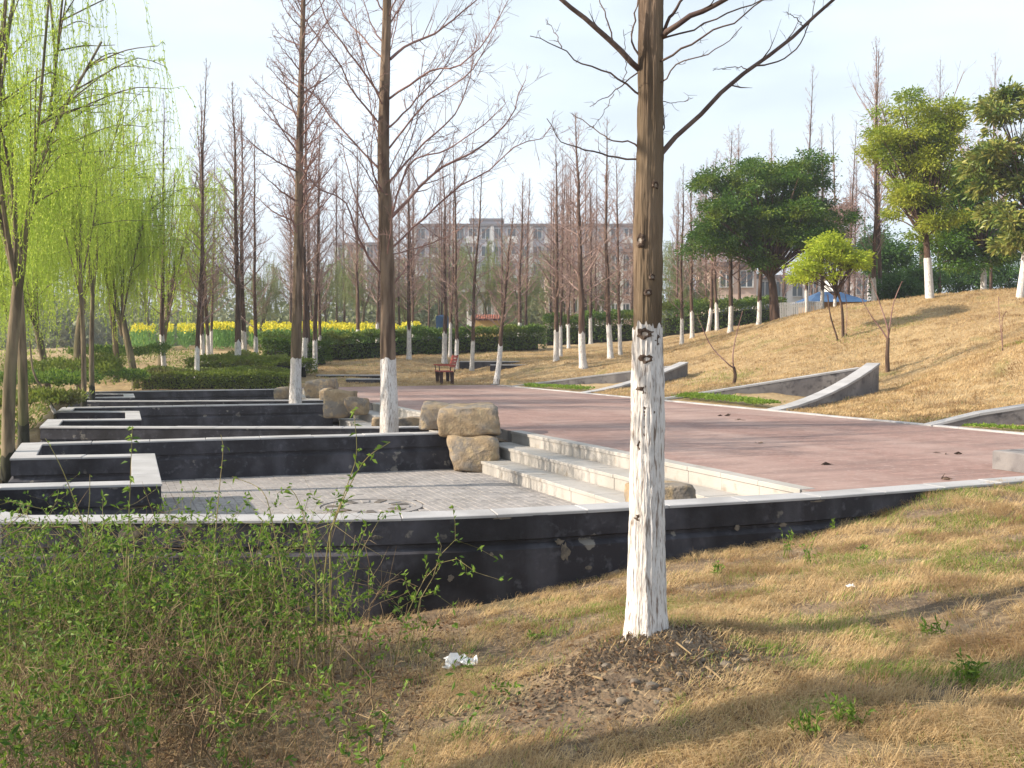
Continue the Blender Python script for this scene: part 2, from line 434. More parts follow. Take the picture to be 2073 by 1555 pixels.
def hill_h(x, y):
    s, t = to_st(np.stack([x, y], -1))
    k = np.clip((t - PLAZA_W) / 2, 0, 1); k = np.maximum(k, np.clip((s - 27) / 2, 0, 1))
    zin = hill_f(x, y)
    for bs, fs, asx, off_ in WEDGES:
        q = np.clip((t - PLAZA_W) / off_, 0, 1); inside = (t > PLAZA_W) & (t < PLAZA_W + off_) & (s > fs + (asx - fs) * q) & (s < bs + (asx - bs) * q)
        zin = np.where(inside, np.minimum(zin, .02 + .04 * (t - PLAZA_W)), zin)
    far = np.clip((np.hypot(x, y) - 90) / 60, 0, 1)
    z = zin * (1 - far) + 1.2 * far
    return z + k * ((vnoise(x, y, .6, 5) - .5) * .12 + (vnoise(x, y, 1.8, 6) - .5) * .09 + (vnoise(x, y, 4.5, 8) - .5) * .05)
BANK_T = -7.35
def bank_h(x, y):
    s, t = to_st(np.stack([x, y], -1))
    return -.30 - .06 * np.clip(-t + BANK_T, 0, 10) + (vnoise(x, y, 1.2, 9) - .5) * .1

def warp_st(v, t):
    return v + wall_s(t) * np.exp(-(v / 4.0) ** 2)
tl = np.concatenate([np.linspace(-400, -60, 14), np.linspace(-55, -16, 24), np.linspace(-15, BANK_T, 24), [BANK_T + .06], np.linspace(-7, -.25, 24), [0.0], np.linspace(.3, 7.12, 18),
                     [PLAZA_W], np.linspace(7.45, 30, 70), np.linspace(31, 60, 28), np.linspace(70, 400, 14)])
vl = np.concatenate([np.linspace(-40, -12, 10), np.linspace(-11, -.2, 60), [-.06, .06], np.linspace(.3, 26.4, 70), [26.52, 26.6], np.linspace(27, 60, 90), np.linspace(64, 120, 20), np.linspace(150, 900, 12)])
VV, TT = np.meshgrid(vl, tl, indexing='ij')
SS = warp_st(VV, TT)
XY = ST(SS, TT)   # shapes broadcast through multiply.outer
X, Y = XY[..., 0], XY[..., 1]
Z = np.empty_like(X)
front = VV < 0
inner = (VV >= 0) & (VV <= 26.55) & (TT > BANK_T) & (TT < PLAZA_W - .04)
bank = (VV >= 0) & (VV <= 26.55) & (TT <= BANK_T)
hill = ~(front | inner | bank)
Z[front] = fore_h(X[front], Y[front])
Z[inner] = -.95
Z[bank] = bank_h(X[bank], Y[bank])
Z[hill] = hill_h(X[hill], Y[hill])
blend = (VV > 26.5) & (TT < -6.5)       # far bank eases into the field
kb = np.clip((VV - 26.5) / 6, 0, 1)
Z = np.where(blend, bank_h(X, Y) * (1 - kb) + Z * kb, Z)
nv, nt_ = VV.shape
ii = (np.arange(nv - 1)[:, None] * nt_ + np.arange(nt_ - 1)[None]).ravel()
g = Geo(); g.add(np.stack([X, Y, Z], -1).reshape(-1, 3), np.stack([ii, ii + 1, ii + nt_ + 1, ii + nt_], 1))
ground = struct(g.build('ground', M['thatch'], smooth=True))
ground.data.materials.append(M['soil_near'])
ground.data.polygons.foreach_set('material_index', ((VV[:-1, :-1] < -.05) & (VV[:-1, :-1] > -14) & (np.abs(TT[:-1, :-1]) < 20)).astype(np.int32).ravel())

# plaza slab follows the near wall at this end
pv = np.concatenate([np.linspace(.05, 6, 30), np.linspace(6.5, 26.55, 30)]); pt = np.linspace(0.0, PLAZA_W - .13, 24)
PV, PT = np.meshgrid(pv, pt, indexing='ij'); PXY = ST(warp_st(PV, PT), PT)
top = np.concatenate([PXY, np.zeros(PV.shape)[..., None]], -1)
n2 = len(pt); ii = (np.arange(len(pv) - 1)[:, None] * n2 + np.arange(n2 - 1)[None]).ravel()
g = Geo(); g.add(top.reshape(-1, 3), np.stack([ii, ii + 1, ii + n2 + 1, ii + n2], 1))
plaza = struct(g.build('plaza_paving', M['plaza']))
g = Geo()
e = top[:, 0]; lo = e - [0, 0, .6]; k = len(e); i = np.arange(k - 1)
g.add(np.vstack([e, lo]), np.stack([i, i + 1, k + i + 1, k + i], 1))
e = top[-1]; lo = e - [0, 0, .6]; k = len(e); i = np.arange(k - 1)
g.add(np.vstack([e, lo]), np.stack([i, i + 1, k + i + 1, k + i], 1))
g.build('plaza_edge', M['grey_wall'], plaza)
# kerb against the hill, in stones
kerb = struct(empty('hill_kerb', (0, 0, 0)))
s = -5.0
while s < 26.4:
    g = Geo(); st_box(g, s, min(s + .895, 26.5), PLAZA_W - .12, PLAZA_W + .02, -.3, .025 + RNG.uniform(-.004, .004), .008)
    g.build('kerb_stone', M['coping'], kerb); s += .9

# ------------------------------------------------------------------ walls
def mitre(pl, closed=False):
    pl = np.asarray(pl, float)
    d = unit(np.diff(pl, axis=0)); nrm = np.stack([-d[:, 1], d[:, 0]], 1)
    out = np.empty_like(pl); out[0] = nrm[0]; out[-1] = nrm[-1]
    for i in range(1, len(pl) - 1):
        m = unit(nrm[i - 1] + nrm[i]); out[i] = m / max(.35, m @ nrm[i])
    return out
def sweep(pl, profile, z_top, mat, name, parent):
    """profile: closed ring of (offset, dz below top)"""
    pl = np.asarray(pl, float); m = mitre(pl); z_top = np.broadcast_to(z_top, (len(pl),))
    k = len(profile); V = []
    for p, n, z in zip(pl, m, z_top):
        for off, dz in profile: V.append((*(p + n * off), z + dz if dz > -5 else dz + 5))
    F = [[i * k + j, i * k + (j + 1) % k, (i + 1) * k + (j + 1) % k, (i + 1) * k + j] for i in range(len(pl) - 1) for j in range(k)]
    g = Geo(); g.add(V, F)
    g.F.append(np.array([list(range(k))[::-1]])); g.F.append(np.array([[(len(pl) - 1) * k + j for j in range(k)]]))
    return g.build(name, mat, parent)
def coping(pl, z_top, parent, half=.14, th=.025, step=.75, mat=None, keep=None):
    """coping stones laid along the line, mitred at the corners"""
    pl = np.asarray(pl, float); z_top = np.broadcast_to(z_top, (len(pl),)).astype(float)
    d = np.diff(pl, axis=0); L = np.linalg.norm(d, axis=1); u = unit(d)
    corners = [0] + [i for i in range(1, len(pl) - 1) if u[i - 1] @ u[i] < .9] + [len(pl) - 1]
    m = mitre(pl); acc = np.concatenate([[0], np.cumsum(L)])
    for a, b in zip(corners[:-1], corners[1:]):
        n = max(1, round((acc[b] - acc[a]) / step)); cuts = np.linspace(acc[a], acc[b], n + 1)
        for c0, c1 in zip(cuts[:-1], cuts[1:]):
            q = []
            for c, sh in ((c0, .003), (c1, -.003)):
                c = c + sh
                p = np.array([np.interp(c, acc, pl[:, 0]), np.interp(c, acc, pl[:, 1])]); z = np.interp(c, acc, z_top)
                i = min(max(np.searchsorted(acc, c) - 1, 0), len(u) - 1)
                nr = np.array([-u[i][1], u[i][0]])
                if abs(c - sh - acc[a]) < 1e-6: nr = m[a]
                if abs(c - sh - acc[b]) < 1e-6: nr = m[b]
                q.append((p - nr * half, p + nr * half, z))
            (a0, a1, za), (b0, b1, zb) = q
            dz = RNG.uniform(-.003, .003)
            g = Geo()
            box_into(g, [(*a0, za - th), (*b0, zb - th), (*b1, zb - th), (*a1, za - th), (*a0, za + dz), (*b0, zb + dz), (*b1, zb + dz), (*a1, za + dz)], .006)
            g.build('coping_stone', mat or M['coping'], parent)
def ledge_profile(depth, w=.13):
    return [(-w, -.022), (w, -.022), (w, -.21), (w - .025, -.222), (w - .025, -.25), (w + .03, -.285), (w + .03, -depth), (-w - .03, -depth), (-w - .03, -.285), (-w + .025, -.25), (-w + .025, -.222), (-w, -.21)]

ZC = .03
def Gs(lst): return [G(x, y, ZC)[:2] for x, y in lst]
near_pts = smooth_line(Gs(near_px[1:-1]), 46)
left_of_near = list(near_pts)
# bay 1: the near wall comes from the right, folds back and forth on the left and runs right again
bay1 = [p for p in near_pts[::-1] if to_st(p)[1] > -6.9] + [ST(1.62, -7.2), ST(3.15, -7.2)] + Gs([(297, 976)]) + Gs([(290, 920)]) + Gs([(47, 925)]) + Gs([(64, 898)]) + Gs([(400, 888.0), (700, 880)]) + Gs([(930, 873.5)])
bay2 = Gs([(868, 863.4), (700, 864), (400, 864), (99, 863), (112, 849.5), (270, 848), (268, 832.5), (129, 832.5), (139, 825), (400, 820.5), (672, 816)])
bay3 = Gs([(668, 809.3), (400, 811), (148, 811.5), (153, 804.5), (262, 803.5), (260, 797), (167, 797), (170, 793), (350, 790.5), (590, 787)])
wall_labels = ["long black rendered wall with pale stone coping nearest the camera, folding back at left",
               "second folded black wall with pale coping, behind the second large tree's bed",
               "farthest folded black wall with pale coping, before the clipped green bed"]
for i, (bay, lab) in enumerate(zip((bay1, bay2, bay3), wall_labels)):
    w = tag(empty('terrace_wall', (*bay[len(bay) // 2], FLOOR)), lab, 'wall', 'folded terrace walls')
    w.location = (0, 0, 0)
    sweep(bay, ledge_profile(1.35 if i == 0 else .85), ZC, M['dark_wall'], 'wall_body', w)
    coping(bay, ZC, w)
    if i == 0: near_wall = w

# patches where render has fallen off the near wall
M['patch'] = surf('bare_mortar', (.17, .145, .115), [(20, (.09, .08, .07), .45, .65, 8)], rough=.95, bump=[(60, .8, .01)])
for px, py, rx, rz in [(1128, 1118, .05, .085), (1118, 1098, .045, .03), (985, 1122, .02, .018), (268, 1082, .10, .075), (1565, 1064, .045, .022), (1478, 1068, .03, .03), (1010, 1050, .10, .012), (1640, 1016, .08, .010), (1180, 1150, .03, .02), (905, 1170, .025, .035), (760, 1090, .05, .02)]:
    q0 = np.array([[p[0] / p[1] * F_PX + CX, p[0], p[1]] for p in near_pts]); k = int(np.argmin(np.abs(q0[:, 0] - px))); k = min(max(k, 1), len(near_pts) - 2)
    tn = unit(near_pts[k + 1] - near_pts[k - 1]); nr = np.array([tn[1], -tn[0]]); nr = nr if nr[1] < 0 else -nr
    c2 = near_pts[k] + tn * (px - q0[k, 0]) / F_PX * near_pts[k][1]; z0 = D(px, py, c2[1] - .16)[2]; deep = .161 if z0 < ZC - .285 else (.131 if z0 > ZC - .21 else .15)
    rp = np.random.default_rng(int(px)); an = np.arange(18) * 2 * math.pi / 18; rr_ = rp.uniform(.6, 1.15, 18); V = []
    for sc, o in ((1.0, deep - .004), (.93, deep + .002)):
        for a, b in zip(an, rr_): V.append((*(c2 + tn * math.cos(a) * rx * b * sc + nr * o), z0 + math.sin(a) * rz * b * sc))
    ii = np.arange(18); jj = (ii + 1) % 18; g = Geo(); g.add(V, np.stack([ii, jj, 18 + jj, 18 + ii], 1), [list(range(18, 36))])
    g.build('fallen_render_patch', M['patch'], near_wall)

# ------------------------------------------------------------------ sunken terraces, steps
def terrace(s0, s1, t0, name):
    q = [ST(s0[0], t0), ST(s0[1], -.84), ST(s1[1], -.84), ST(s1[0], t0)]
    g = Geo(); g.add([(*p, FLOOR - .012) for p in q], [[0, 1, 2, 3]])
    return struct(g.build(name, M['joint']))
fl1 = terrace((1.2, .05), (7.4, 7.8), -7.2, 'terrace_floor')
for s0, s1 in (((9.0, 9.0), (17.3, 16.9)), ((18.2, 18.2), (26.3, 25.9))):
    f = terrace(s0, s1, -7.2, 'terrace_floor'); f.data.materials[0] = M['paver']
# individual pavers of the near terrace
g = Geo(); box(g, -.0985, .0985, -.0485, .0485, 0, .012, .003)
pav_me = g.mesh('paver'); pav_me.materials.append(M['paver'])
rot_st = math.atan2(D1[1], D1[0])
cells = []
disc_c = G(745, 1025, FLOOR)[:2]
for r, t in enumerate(np.arange(-7.0, -.86, .1)):
    for s in np.arange(.4 + (.1 if r % 2 else 0), 7.5, .2):
        p = ST(s, t)
        if np.hypot(*(p - disc_c)) < .66 or s < wall_s(t) + .25: continue
        a, b = to_st(np.array(p))
        if t < -5.55 and s < 5.95: continue
        cells.append((p[0], p[1]))
cells = np.array(cells)
ray_y = np.array([HORIZON + (EYE - FLOOR) * F_PX / c[1] for c in cells]); ray_x = CX + cells[:, 0] / cells[:, 1] * F_PX
vis = (ray_y < 1042) & (ray_x > 320) & (ray_x < 1265)
order = np.argsort(np.where(vis, cells[:, 1], 1e3))
for i in order[:300]:
    o = link('paver', pav_me, None, fl1)
    o.location = (cells[i, 0], cells[i, 1], FLOOR - .012 + RNG.uniform(-.002, .003)); o.rotation_euler = (RNG.normal(0, .006), RNG.normal(0, .006), rot_st + RNG.normal(0, .008))
g = Geo(); ca, sa = math.cos(rot_st), math.sin(rot_st)
for i in order[300:]:
    c = cells[i]; hx, hy = .0985, .0485; dz = RNG.uniform(-.002, .003)
    q = [(c[0] + a * ca - b * sa, c[1] + a * sa + b * ca) for a, b in ((-hx, -hy), (hx, -hy), (hx, hy), (-hx, hy))]
    box_into(g, [(*p, FLOOR - .012) for p in q] + [(*p, FLOOR + dz) for p in q], .003)
o = g.build('distant_pavers', M['paver'], fl1); o["kind"] = "stuff"
# round medallion set into the floor
med = tag(empty('paving_medallion', (*disc_c, FLOOR)), "round grey stone medallion set in the sunken terrace floor", 'medallion')
def ring(g, r0, r1, z0, z1, n=48):
    an = np.arange(n) * 2 * math.pi / n; c, s_ = np.cos(an), np.sin(an)
    V = np.vstack([np.stack([r * c, r * s_, np.full(n, z)], 1) for r, z in ((r0, z0), (r1, z0), (r1, z1), (r0, z1))])
    i = np.arange(n); j = (i + 1) % n
    g.add(V, np.vstack([np.stack([a * n + i, a * n + j, b * n + j, b * n + i], 1) for a, b in ((0, 1), (1, 2), (2, 3), (3, 0))]))
g = Geo(); ring(g, .57, .65, -.02, .004); g.build('rim', M['paver'], med)
g = Geo(); ring(g, .01, .56, -.02, -.006); g.build('disc', M['paver'], med)
for k in range(14):
    g = Geo(); a = k * 2 * math.pi / 14; c, s_ = math.cos(a), math.sin(a)
    q = [(.30 * c - u * s_, .30 * s_ + u * c) for u in (-.04, .04)] + [(.50 * c - u * s_, .50 * s_ + u * c) for u in (.06, -.06)]
    box_into(g, [(*p, -.006) for p in q] + [(*p, .004) for p in q], .004); g.build('raised_block', M['joint'] if k % 2 else M['paver'], med)

STEP_LAB = ["wide flight of pale stone steps behind the nearest whitewashed trunk", "pale stone steps behind the second large tree and boulders", "farthest short run of pale stone steps past the tall boulder"]
for (s0, s1), lab in zip(((.12, 7.35), (9.15, 16.3), (18.5, 25.6)), STEP_LAB):
    fl = tag(empty('stone_steps', (*ST(s0, 0), FLOOR)), lab, 'steps', 'flights of stone steps'); fl.location = (0, 0, 0)
    for k in range(3):
        zt = -.18 * k
        n = int((s1 - s0) / .62)
        cuts = np.linspace(s0, s1, n + 1) + (.0 if k % 2 else .0)
        if k: cuts = np.concatenate([[s0], (cuts[:-1] + cuts[1:]) / 2, [s1]]) if k == 1 else cuts
        t1 = -.42 * k
        for a, b in zip(cuts[:-1], cuts[1:]):
            jit = RNG.uniform(-.003, .003)
            if k < 3:
                g = Geo(); st_box(g, a + .003, b - .003, t1 - .004 + jit, t1 + .05, zt - .18 - .03, zt - .042, 0); g.build('riser_stone', M['step'], fl)
                g = Geo(); st_box(g, a + .003, b - .003, t1 - .022 + jit, t1 + (.40 if k else .16), zt - .04, zt + (.001 if k else .006) + jit, .006); g.build('tread_stone', M['step'], fl)
    g = Geo(); st_box(g, s0 + .02, s1 - .02, -.80, -.0, -.6, -.405); g2 = g
    st_box(g, s0 + .02, s1 - .02, -.38, -.0, -.40, -.225); g.build('step_core', M['grey_wall'], fl)

# planted strips between the bays
for s0, s1, nm in ((7.45, 9.2, 0), (16.7, 18.3, 1)):
    g = Geo(); sv = np.linspace(s0, s1, 8); tv = np.linspace(-7.15, .0, 30)
    A, B = np.meshgrid(sv, tv, indexing='ij'); q = ST(A, B)
    z = -.17 + (vnoise(q[..., 0], q[..., 1], 3, 2) - .5) * .08
    k = len(tv); ii = (np.arange(len(sv) - 1)[:, None] * k + np.arange(k - 1)[None]).ravel()
    g.add(np.concatenate([q, z[..., None]], -1).reshape(-1, 3), np.stack([ii, ii + 1, ii + k + 1, ii + k], 1))
    struct(g.build('planting_bed', M['soil'], smooth=True))

# ------------------------------------------------------------------ wedge walls in the hill
def wedge(back_s, front_s, apex_s, apex_off, top, labels, power=1.0):
    ap = ST(apex_s, PLAZA_W + apex_off)
    fr = [ST(front_s, PLAZA_W - .1)]
    u = np.linspace(0, 1, 22)
    p0, p1 = ST(front_s, PLAZA_W - .1), ap
    ctrl = (p0 + p1) / 2 + D1 * -.35
    line = np.array([(1 - a) ** 2 * p0 + 2 * a * (1 - a) * ctrl + a * a * p1 for a in u])
    zt = .03 + top * u ** 1.35
    w = tag(empty('retaining_wall'), labels[0], 'wall', 'curved hill walls')
    prof = [(-.14, -.05), (.14, -.05), (.14, -5.6), (-.14, -5.6)]
    sweep(line, prof, zt, M['grey_wall'], 'wall_body', w); coping(line, zt, w, .17, .055, .8)
    p0 = ST(back_s, PLAZA_W - .1); line = np.array([p0 * (1 - a) + (ap - NN * .2) * a for a in u]); line = line + D1 * .3 * u[:, None]
    zt = .03 + (top - .12) * u ** power
    w = tag(empty('retaining_wall'), labels[1], 'wall', 'straight hill walls')
    sweep(line, prof, zt, M['grey_wall'], 'wall_body', w); coping(line, zt, w, .15, .05, .8)
wedge(14.7, 9.95, 12.3, 4.85, .95, ["curved grey wall rising like a ramp to a point on the hill", "long straight grey wall sloping up behind the fresh green patch"])
wedge(24.6, 19.0, 21.6, 5.1, .85, ["curved dark wall behind the nearest trunk, on the hill's left end", "straight grey wall climbing right from the plaza's far corner"])
wedge(5.6, .5, 3.0, 5.5, .95, ["curved grey hill wall mostly beyond the right edge", "grey wall at the right edge, sloping up from the plaza"], .72)

# ------------------------------------------------------------------ boulders
def rock_mesh(dims, seed, cuts=13, sub=5):
    import bmesh
    bm = bmesh.new(); rng = np.random.default_rng(seed)
    # angular block: the hull of a few corner points, edges worn round
    for c in [(a, b, c_) for a in (-1, 1) for b in (-1, 1) for c_ in (-1, 1)]:
        for q in range(2 if sub > 3 else 1): bm.verts.new(np.array(c) * rng.uniform(.45, 1.0, 3))
    h = bmesh.ops.convex_hull(bm, input=bm.verts)
    bmesh.ops.delete(bm, geom=[v for v in bm.verts if not v.link_faces], context='VERTS')
    bmesh.ops.dissolve_limit(bm, angle_limit=math.radians(9), verts=bm.verts, edges=bm.edges)
    bmesh.ops.bevel(bm, geom=list(bm.edges), offset=.20, segments=3 if sub > 3 else 1, profile=.6, affect='EDGES', clamp_overlap=True)
    bmesh.ops.triangulate(bm, faces=bm.faces)
    if sub > 3:
        bmesh.ops.subdivide_edges(bm, edges=[e for e in bm.edges if e.calc_length() > .3], cuts=3, use_grid_fill=True)
        bmesh.ops.triangulate(bm, faces=bm.faces)
    for _ in range(5 if sub > 3 else 1): bmesh.ops.smooth_vert(bm, verts=bm.verts, factor=.5, use_axis_x=True, use_axis_y=True, use_axis_z=True)
    bm.verts.ensure_lookup_table()
    V = np.array([v.co[:] for v in bm.verts])
    ang = V * 2.3 + seed
    V *= (1 + .025 * np.sin(ang[:, :1] * 2.1 + ang[:, 1:2]) + .02 * np.sin(ang[:, 2:] * 5 + ang[:, :1] * 3) + .012 * np.sin(ang[:, 1:2] * 9 + ang[:, 2:] * 4) + .006 * rng.normal(size=(len(V), 1)))
    ext = np.abs(V).max(0); V = V / ext * np.array(dims) / 2
    for v, c in zip(bm.verts, V): v.co = c
    me = bpy.data.meshes.new('boulder'); bm.to_mesh(me); bm.free()
    me.polygons.foreach_set('use_smooth', np.ones(len(me.polygons), bool)); me.update()
    return me
def rock(x0, x1, y0, y1, yd, depth, seed, label, rz=0.0, cuts=13):
    a, b = D(x0, y1, yd), D(x1, y0, yd)
    o = link('boulder', rock_mesh((abs(b[0] - a[0]), depth, b[2] - a[2]), seed, cuts), M['rock'])
    o.location = ((a[0] + b[0]) / 2, yd + .0, (a[2] + b[2]) / 2); o.rotation_euler = (0, 0, rz)
    return tag(o, label, 'boulder', 'boulders by the steps')
rock(888, 1017, 813, 890, 15.7, 1.0, 5, "largest tawny boulder, on top beside the near stone steps")
rock(848, 925, 811, 875, 16.0, .8, 8, "rounded tawny boulder at the wall end, left of the largest one")
rock(903, 1014, 880, 962, 15.3, .8, 12, "low boulder underneath the largest one, at the lowest step's end")
rock(655, 722, 787, 846, 23.6, .8, 21, "tall brown boulder left of the middle stone steps")
rock(699, 746, 802, 842, 23.0, .6, 25, "small brown boulder right against the middle stone steps")
rock(648, 672, 785, 814, 25.5, .6, 27, "small boulder peeping out behind the tall brown one")
rock(616, 684, 762, 812, 30.5, 1.0, 33, "pale squarish boulder beside the third whitewashed tree")
rock(554, 588, 783, 811, 31.0, .6, 36, "small dark boulder left of the third whitewashed tree")
rock(800, 856, 843, 872, 17.9, .6, 41, "dark low boulder just right of the second tree's base")
rock(752, 790, 842, 872, 17.9, .5, 44, "brown low boulder just left of the second tree's base")
rock(1262, 1402, 972, 1060, 9.75, .7, 47, "rounded grey boulder on the steps behind the nearest trunk", cuts=7)
# ------------------------------------------------------------------ bare dawn redwoods
def grow_twigs(T, pl, r0, rng, n, lmin, lmax, sub=2, up=.25, thin=.0035, sides=3):
    """side shoots to both sides of a branch, each with smaller shoots"""
    pl = np.asarray(pl, float); k = len(pl)
    tan = unit(np.gradient(pl, axis=0)); total = np.linalg.norm(np.diff(pl, axis=0), axis=1).sum()
    side0 = unit(np.cross(tan.mean(0), [0, 0, 1.0]) + rng.normal(0, .15, 3))
    for j in range(n):
        u = .18 + .82 * (j + rng.uniform(.1, .9)) / n
        f = u * (k - 1); i = min(int(f), k - 2); p = pl[i] + (pl[i + 1] - pl[i]) * (f - i); t = tan[i]
        sgn = 1 if j % 2 else -1
        d = unit(t * rng.uniform(.5, 1.0) + side0 * sgn * rng.uniform(.3, 1.0) + np.array([0, 0, up]) * rng.uniform(-.4, 1.2) + rng.normal(0, .4, 3))
        L = rng.uniform(lmin, lmax) * total * (1.15 - .6 * u)
        d2 = unit(d + np.array([0, 0, up * .8]) + rng.normal(0, .18, 3))
        q = np.array([p, p + d * L * .5, p + d * L * .5 + d2 * L * .5])
        rr = max(thin, r0 * (1 - u) * .5)
        T.add(q, [rr, rr * .7, thin * .6], sides)
        for m in range(sub):
            w = rng.uniform(.25, .95); b = q[0] + (q[1] - q[0]) * w * 2 if w < .5 else q[1] + (q[2] - q[1]) * (w * 2 - 1)
            dd = unit(d2 + rng.normal(0, .65, 3)); l2 = L * rng.uniform(.25, .5)
            T.add([b, b + dd * l2 + rng.normal(0, .02, 3)], [thin * .8, thin * .5], sides)

def redwood(H, r0, z_first, seed, nb=56, Lmax=1.7, twigs=9, sub=2, thin=.006, lean=(0, 0), sides=8, lime_h=1.45, elev=(25, 50)):
    rng = np.random.default_rng(seed)
    zs = np.linspace(0, H, 16); wob = np.cumsum(rng.normal(0, .018, (16, 2)), axis=0); wob[0] = 0
    ax = np.stack([wob[:, 0] + lean[0] * zs / H, wob[:, 1] + lean[1] * zs / H, zs], 1)
    def axis(z): return np.array([np.interp(z, zs, ax[:, 0]), np.interp(z, zs, ax[:, 1]), z])
    def rad(z): return r0 * (1 - z / H) ** .85 * (1 + .35 * np.exp(-z / .15)) + .005
    zt = np.concatenate([[-.25, .0, .08, .2, .45], np.linspace(.8, H, 18)])
    T = Tubes(); T.add([axis(z) if z > 0 else axis(0) + [0, 0, z] for z in zt], [rad(max(z, 0)) for z in zt], sides)
    trunk = T.into(Geo()).mesh('trunk', True)
    # limewashed foot: a coat over the bark, with a ragged upper edge
    n = 14; zl = np.concatenate([[-.2, .04, .12, .3], np.linspace(.5, lime_h, 6)]); an = np.arange(n) * 2 * math.pi / n
    V = []
    edge = rng.uniform(-.10, .08, n)
    for k, z in enumerate(zl):
        for a, e in zip(an, edge):
            zz = z + (e if k == len(zl) - 1 else 0); c = axis(max(zz, 0)); r = rad(max(zz, 0)) * 1.02 + .003
            V.append((c[0] + r * math.cos(a), c[1] + r * math.sin(a), zz))
    i = np.arange(n); j = (i + 1) % n
    gl = Geo(); gl.add(V, np.vstack([np.stack([k * n + i, k * n + j, (k + 1) * n + j, (k + 1) * n + i], 1) for k in range(len(zl) - 1)]))
    lime = gl.mesh('limewashed_foot', True)
    T = Tubes(); ga = rng.uniform(0, 6)
    for b in range(nb):
        u = (b + rng.uniform(0, 1)) / nb; z = z_first + (H * .985 - z_first) * u ** .9
        az = ga + b * 2.39996 + rng.normal(0, .3); L = (Lmax * (1 - u) ** .8 + .30) * rng.uniform(.5, 1.15)
        el = math.radians(rng.uniform(*elev) + 24 * u); h = np.array([math.cos(az), math.sin(az), 0])
        p = axis(z); pts = [p]; d = h * math.cos(el) + np.array([0, 0, math.sin(el)])
        for k in range(5):
            d = unit(d + np.array([0, 0, .07]) + rng.normal(0, .09, 3)); pts.append(pts[-1] + d * L / 5)
        rb = min(rad(z) * .42, .008 + .012 * L)
        T.add(pts, np.linspace(rb, thin * .7, 6), 4)
        grow_twigs(T, pts, rb, rng, max(3, int(twigs * L / 1.1)), .14, .45, sub, up=.45, thin=thin)
    crown = T.into(Geo()).mesh('crown', False)
    return trunk, lime, crown, axis
def mats_on(me, m):
    me.materials.clear(); me.materials.append(m); return me

PROTO = []
for k in range(6):
    tr, li, cr, _ = redwood(11.0, .086 + .010 * (k % 3), 1.8 + .6 * (k % 3), 100 + k, nb=54 + 10 * (k % 3), Lmax=1.35 + .3 * ((k * 2) % 3), twigs=9, sub=3, thin=.0055, elev=((22, 48), (15, 40), (30, 55))[k % 3])
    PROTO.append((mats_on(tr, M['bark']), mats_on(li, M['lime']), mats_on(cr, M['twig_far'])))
def place_redwood(k, x, y, z, h, label, group, rz=None, wide=1.0, lean=(0, 0), white=True):
    tr, li, cr = PROTO[k % 6]
    e = tag(empty('dawn_redwood', (x, y, z), RNG.uniform(0, 6.28) if rz is None else rz), label, 'tree', group)
    s = h / 11.0; e.scale = (wide, wide, s)
    e.rotation_euler[0] = lean[0]; e.rotation_euler[1] = lean[1]
    link('trunk', tr, None, e)
    if white:
        o = link('limewashed_foot', li, None, e); o.scale = (1, 1, 1 / s * RNG.uniform(.8, 1.08))
    link('crown', cr, None, e)
    return e
def ground_z(x, y):
    return float(hill_h(np.array([x]), np.array([y]))[0])
ORD = ["first", "second", "third", "fourth", "fifth", "sixth", "seventh", "eighth", "ninth", "tenth", "eleventh", "twelfth", "thirteenth", "fourteenth", "fifteenth", "sixteenth", "seventeenth", "eighteenth"]
def redwood_row(lst, phrase, group):
    """lst: (px of foot, depth, px y of top, trunk width factor, lean)"""
    for i, (px, y, ytop, wide, ln) in enumerate(sorted(lst)):
        x = (px - CX) / F_PX * y * (1 / CP if False else 1.0)
        z = ground_z(x, y); h = D(px, ytop, y)[2] - z
        place_redwood(i * 5 + int(px), x, y, z, h, f"{ORD[i]} bare tree from the left {phrase}", group, wide=wide, lean=(RNG.normal(0, .018), ln + RNG.normal(0, .018)))
redwood_row([(333, 40, 190, 1.1, 0), (397, 33.5, 120, .95, .03), (413, 41, 160, 1.0, .0), (424, 43, 230, .9, -.01), (481, 38, 165, 1.15, 0), (497, 43, 200, 1.0, 0), (520, 40, 250, 1.0, .02), (428, 52, 300, .8, 0)],
            "in the grove left of the third large tree", "bare trees in the left grove")
redwood_row([(617, 40, 90, 1.0, 0), (628, 43, 180, .9, 0), (637, 40.5, 230, .9, .02), (648, 46, 260, .85, 0)],
            "in the clump right behind the third large tree", "bare trees behind the third large tree")
redwood_row([(725, 52, 280, .95, .0), (764, 54, 330, .9, .0), (828, 44, 330, 1.0, .02), (836, 56, 300, .9, 0), (900, 44, 330, 1.05, .03), (911, 46, 300, .85, .02), (924, 42.5, 270, 1.0, 0), (955, 42, 330, 1.0, -.05),
             (1006, 36, 410, .85, .09), (1020, 55, 360, .95, 0), (1053, 52, 350, 1.0, 0), (1063, 57, 360, .9, .02)],
            "on the lawn behind the red bench", "bare trees on the lawn by the bench")
redwood_row([(1126, 41, 270, 1.1, 0), (1135, 44, 330, .85, 0), (1151, 50, 330, .9, 0), (1181, 39.5, 230, 1.3, 0), (1196, 54, 350, 1.0, 0), (1236, 41, 235, 1.3, -.01), (1256, 43, 300, .85, .03), (1222, 58, 330, .9, .0)],
            "on the lawn just left of the nearest trunk", "bare trees left of the nearest trunk")
redwood_row([(1380, 46, 330, 1.0, 0), (1401, 48, 340, .9, 0), (1433, 52, 300, 1.15, .02), (1451, 50, 320, .85, 0), (1478, 46, 260, 1.15, 0), (1535, 47, 330, 1.0, 0), (1560, 58, 260, 1.0, 0), (1497, 56, 250, 1.0, 0)],
            "behind the hill, right of the nearest trunk", "bare trees behind the hill")
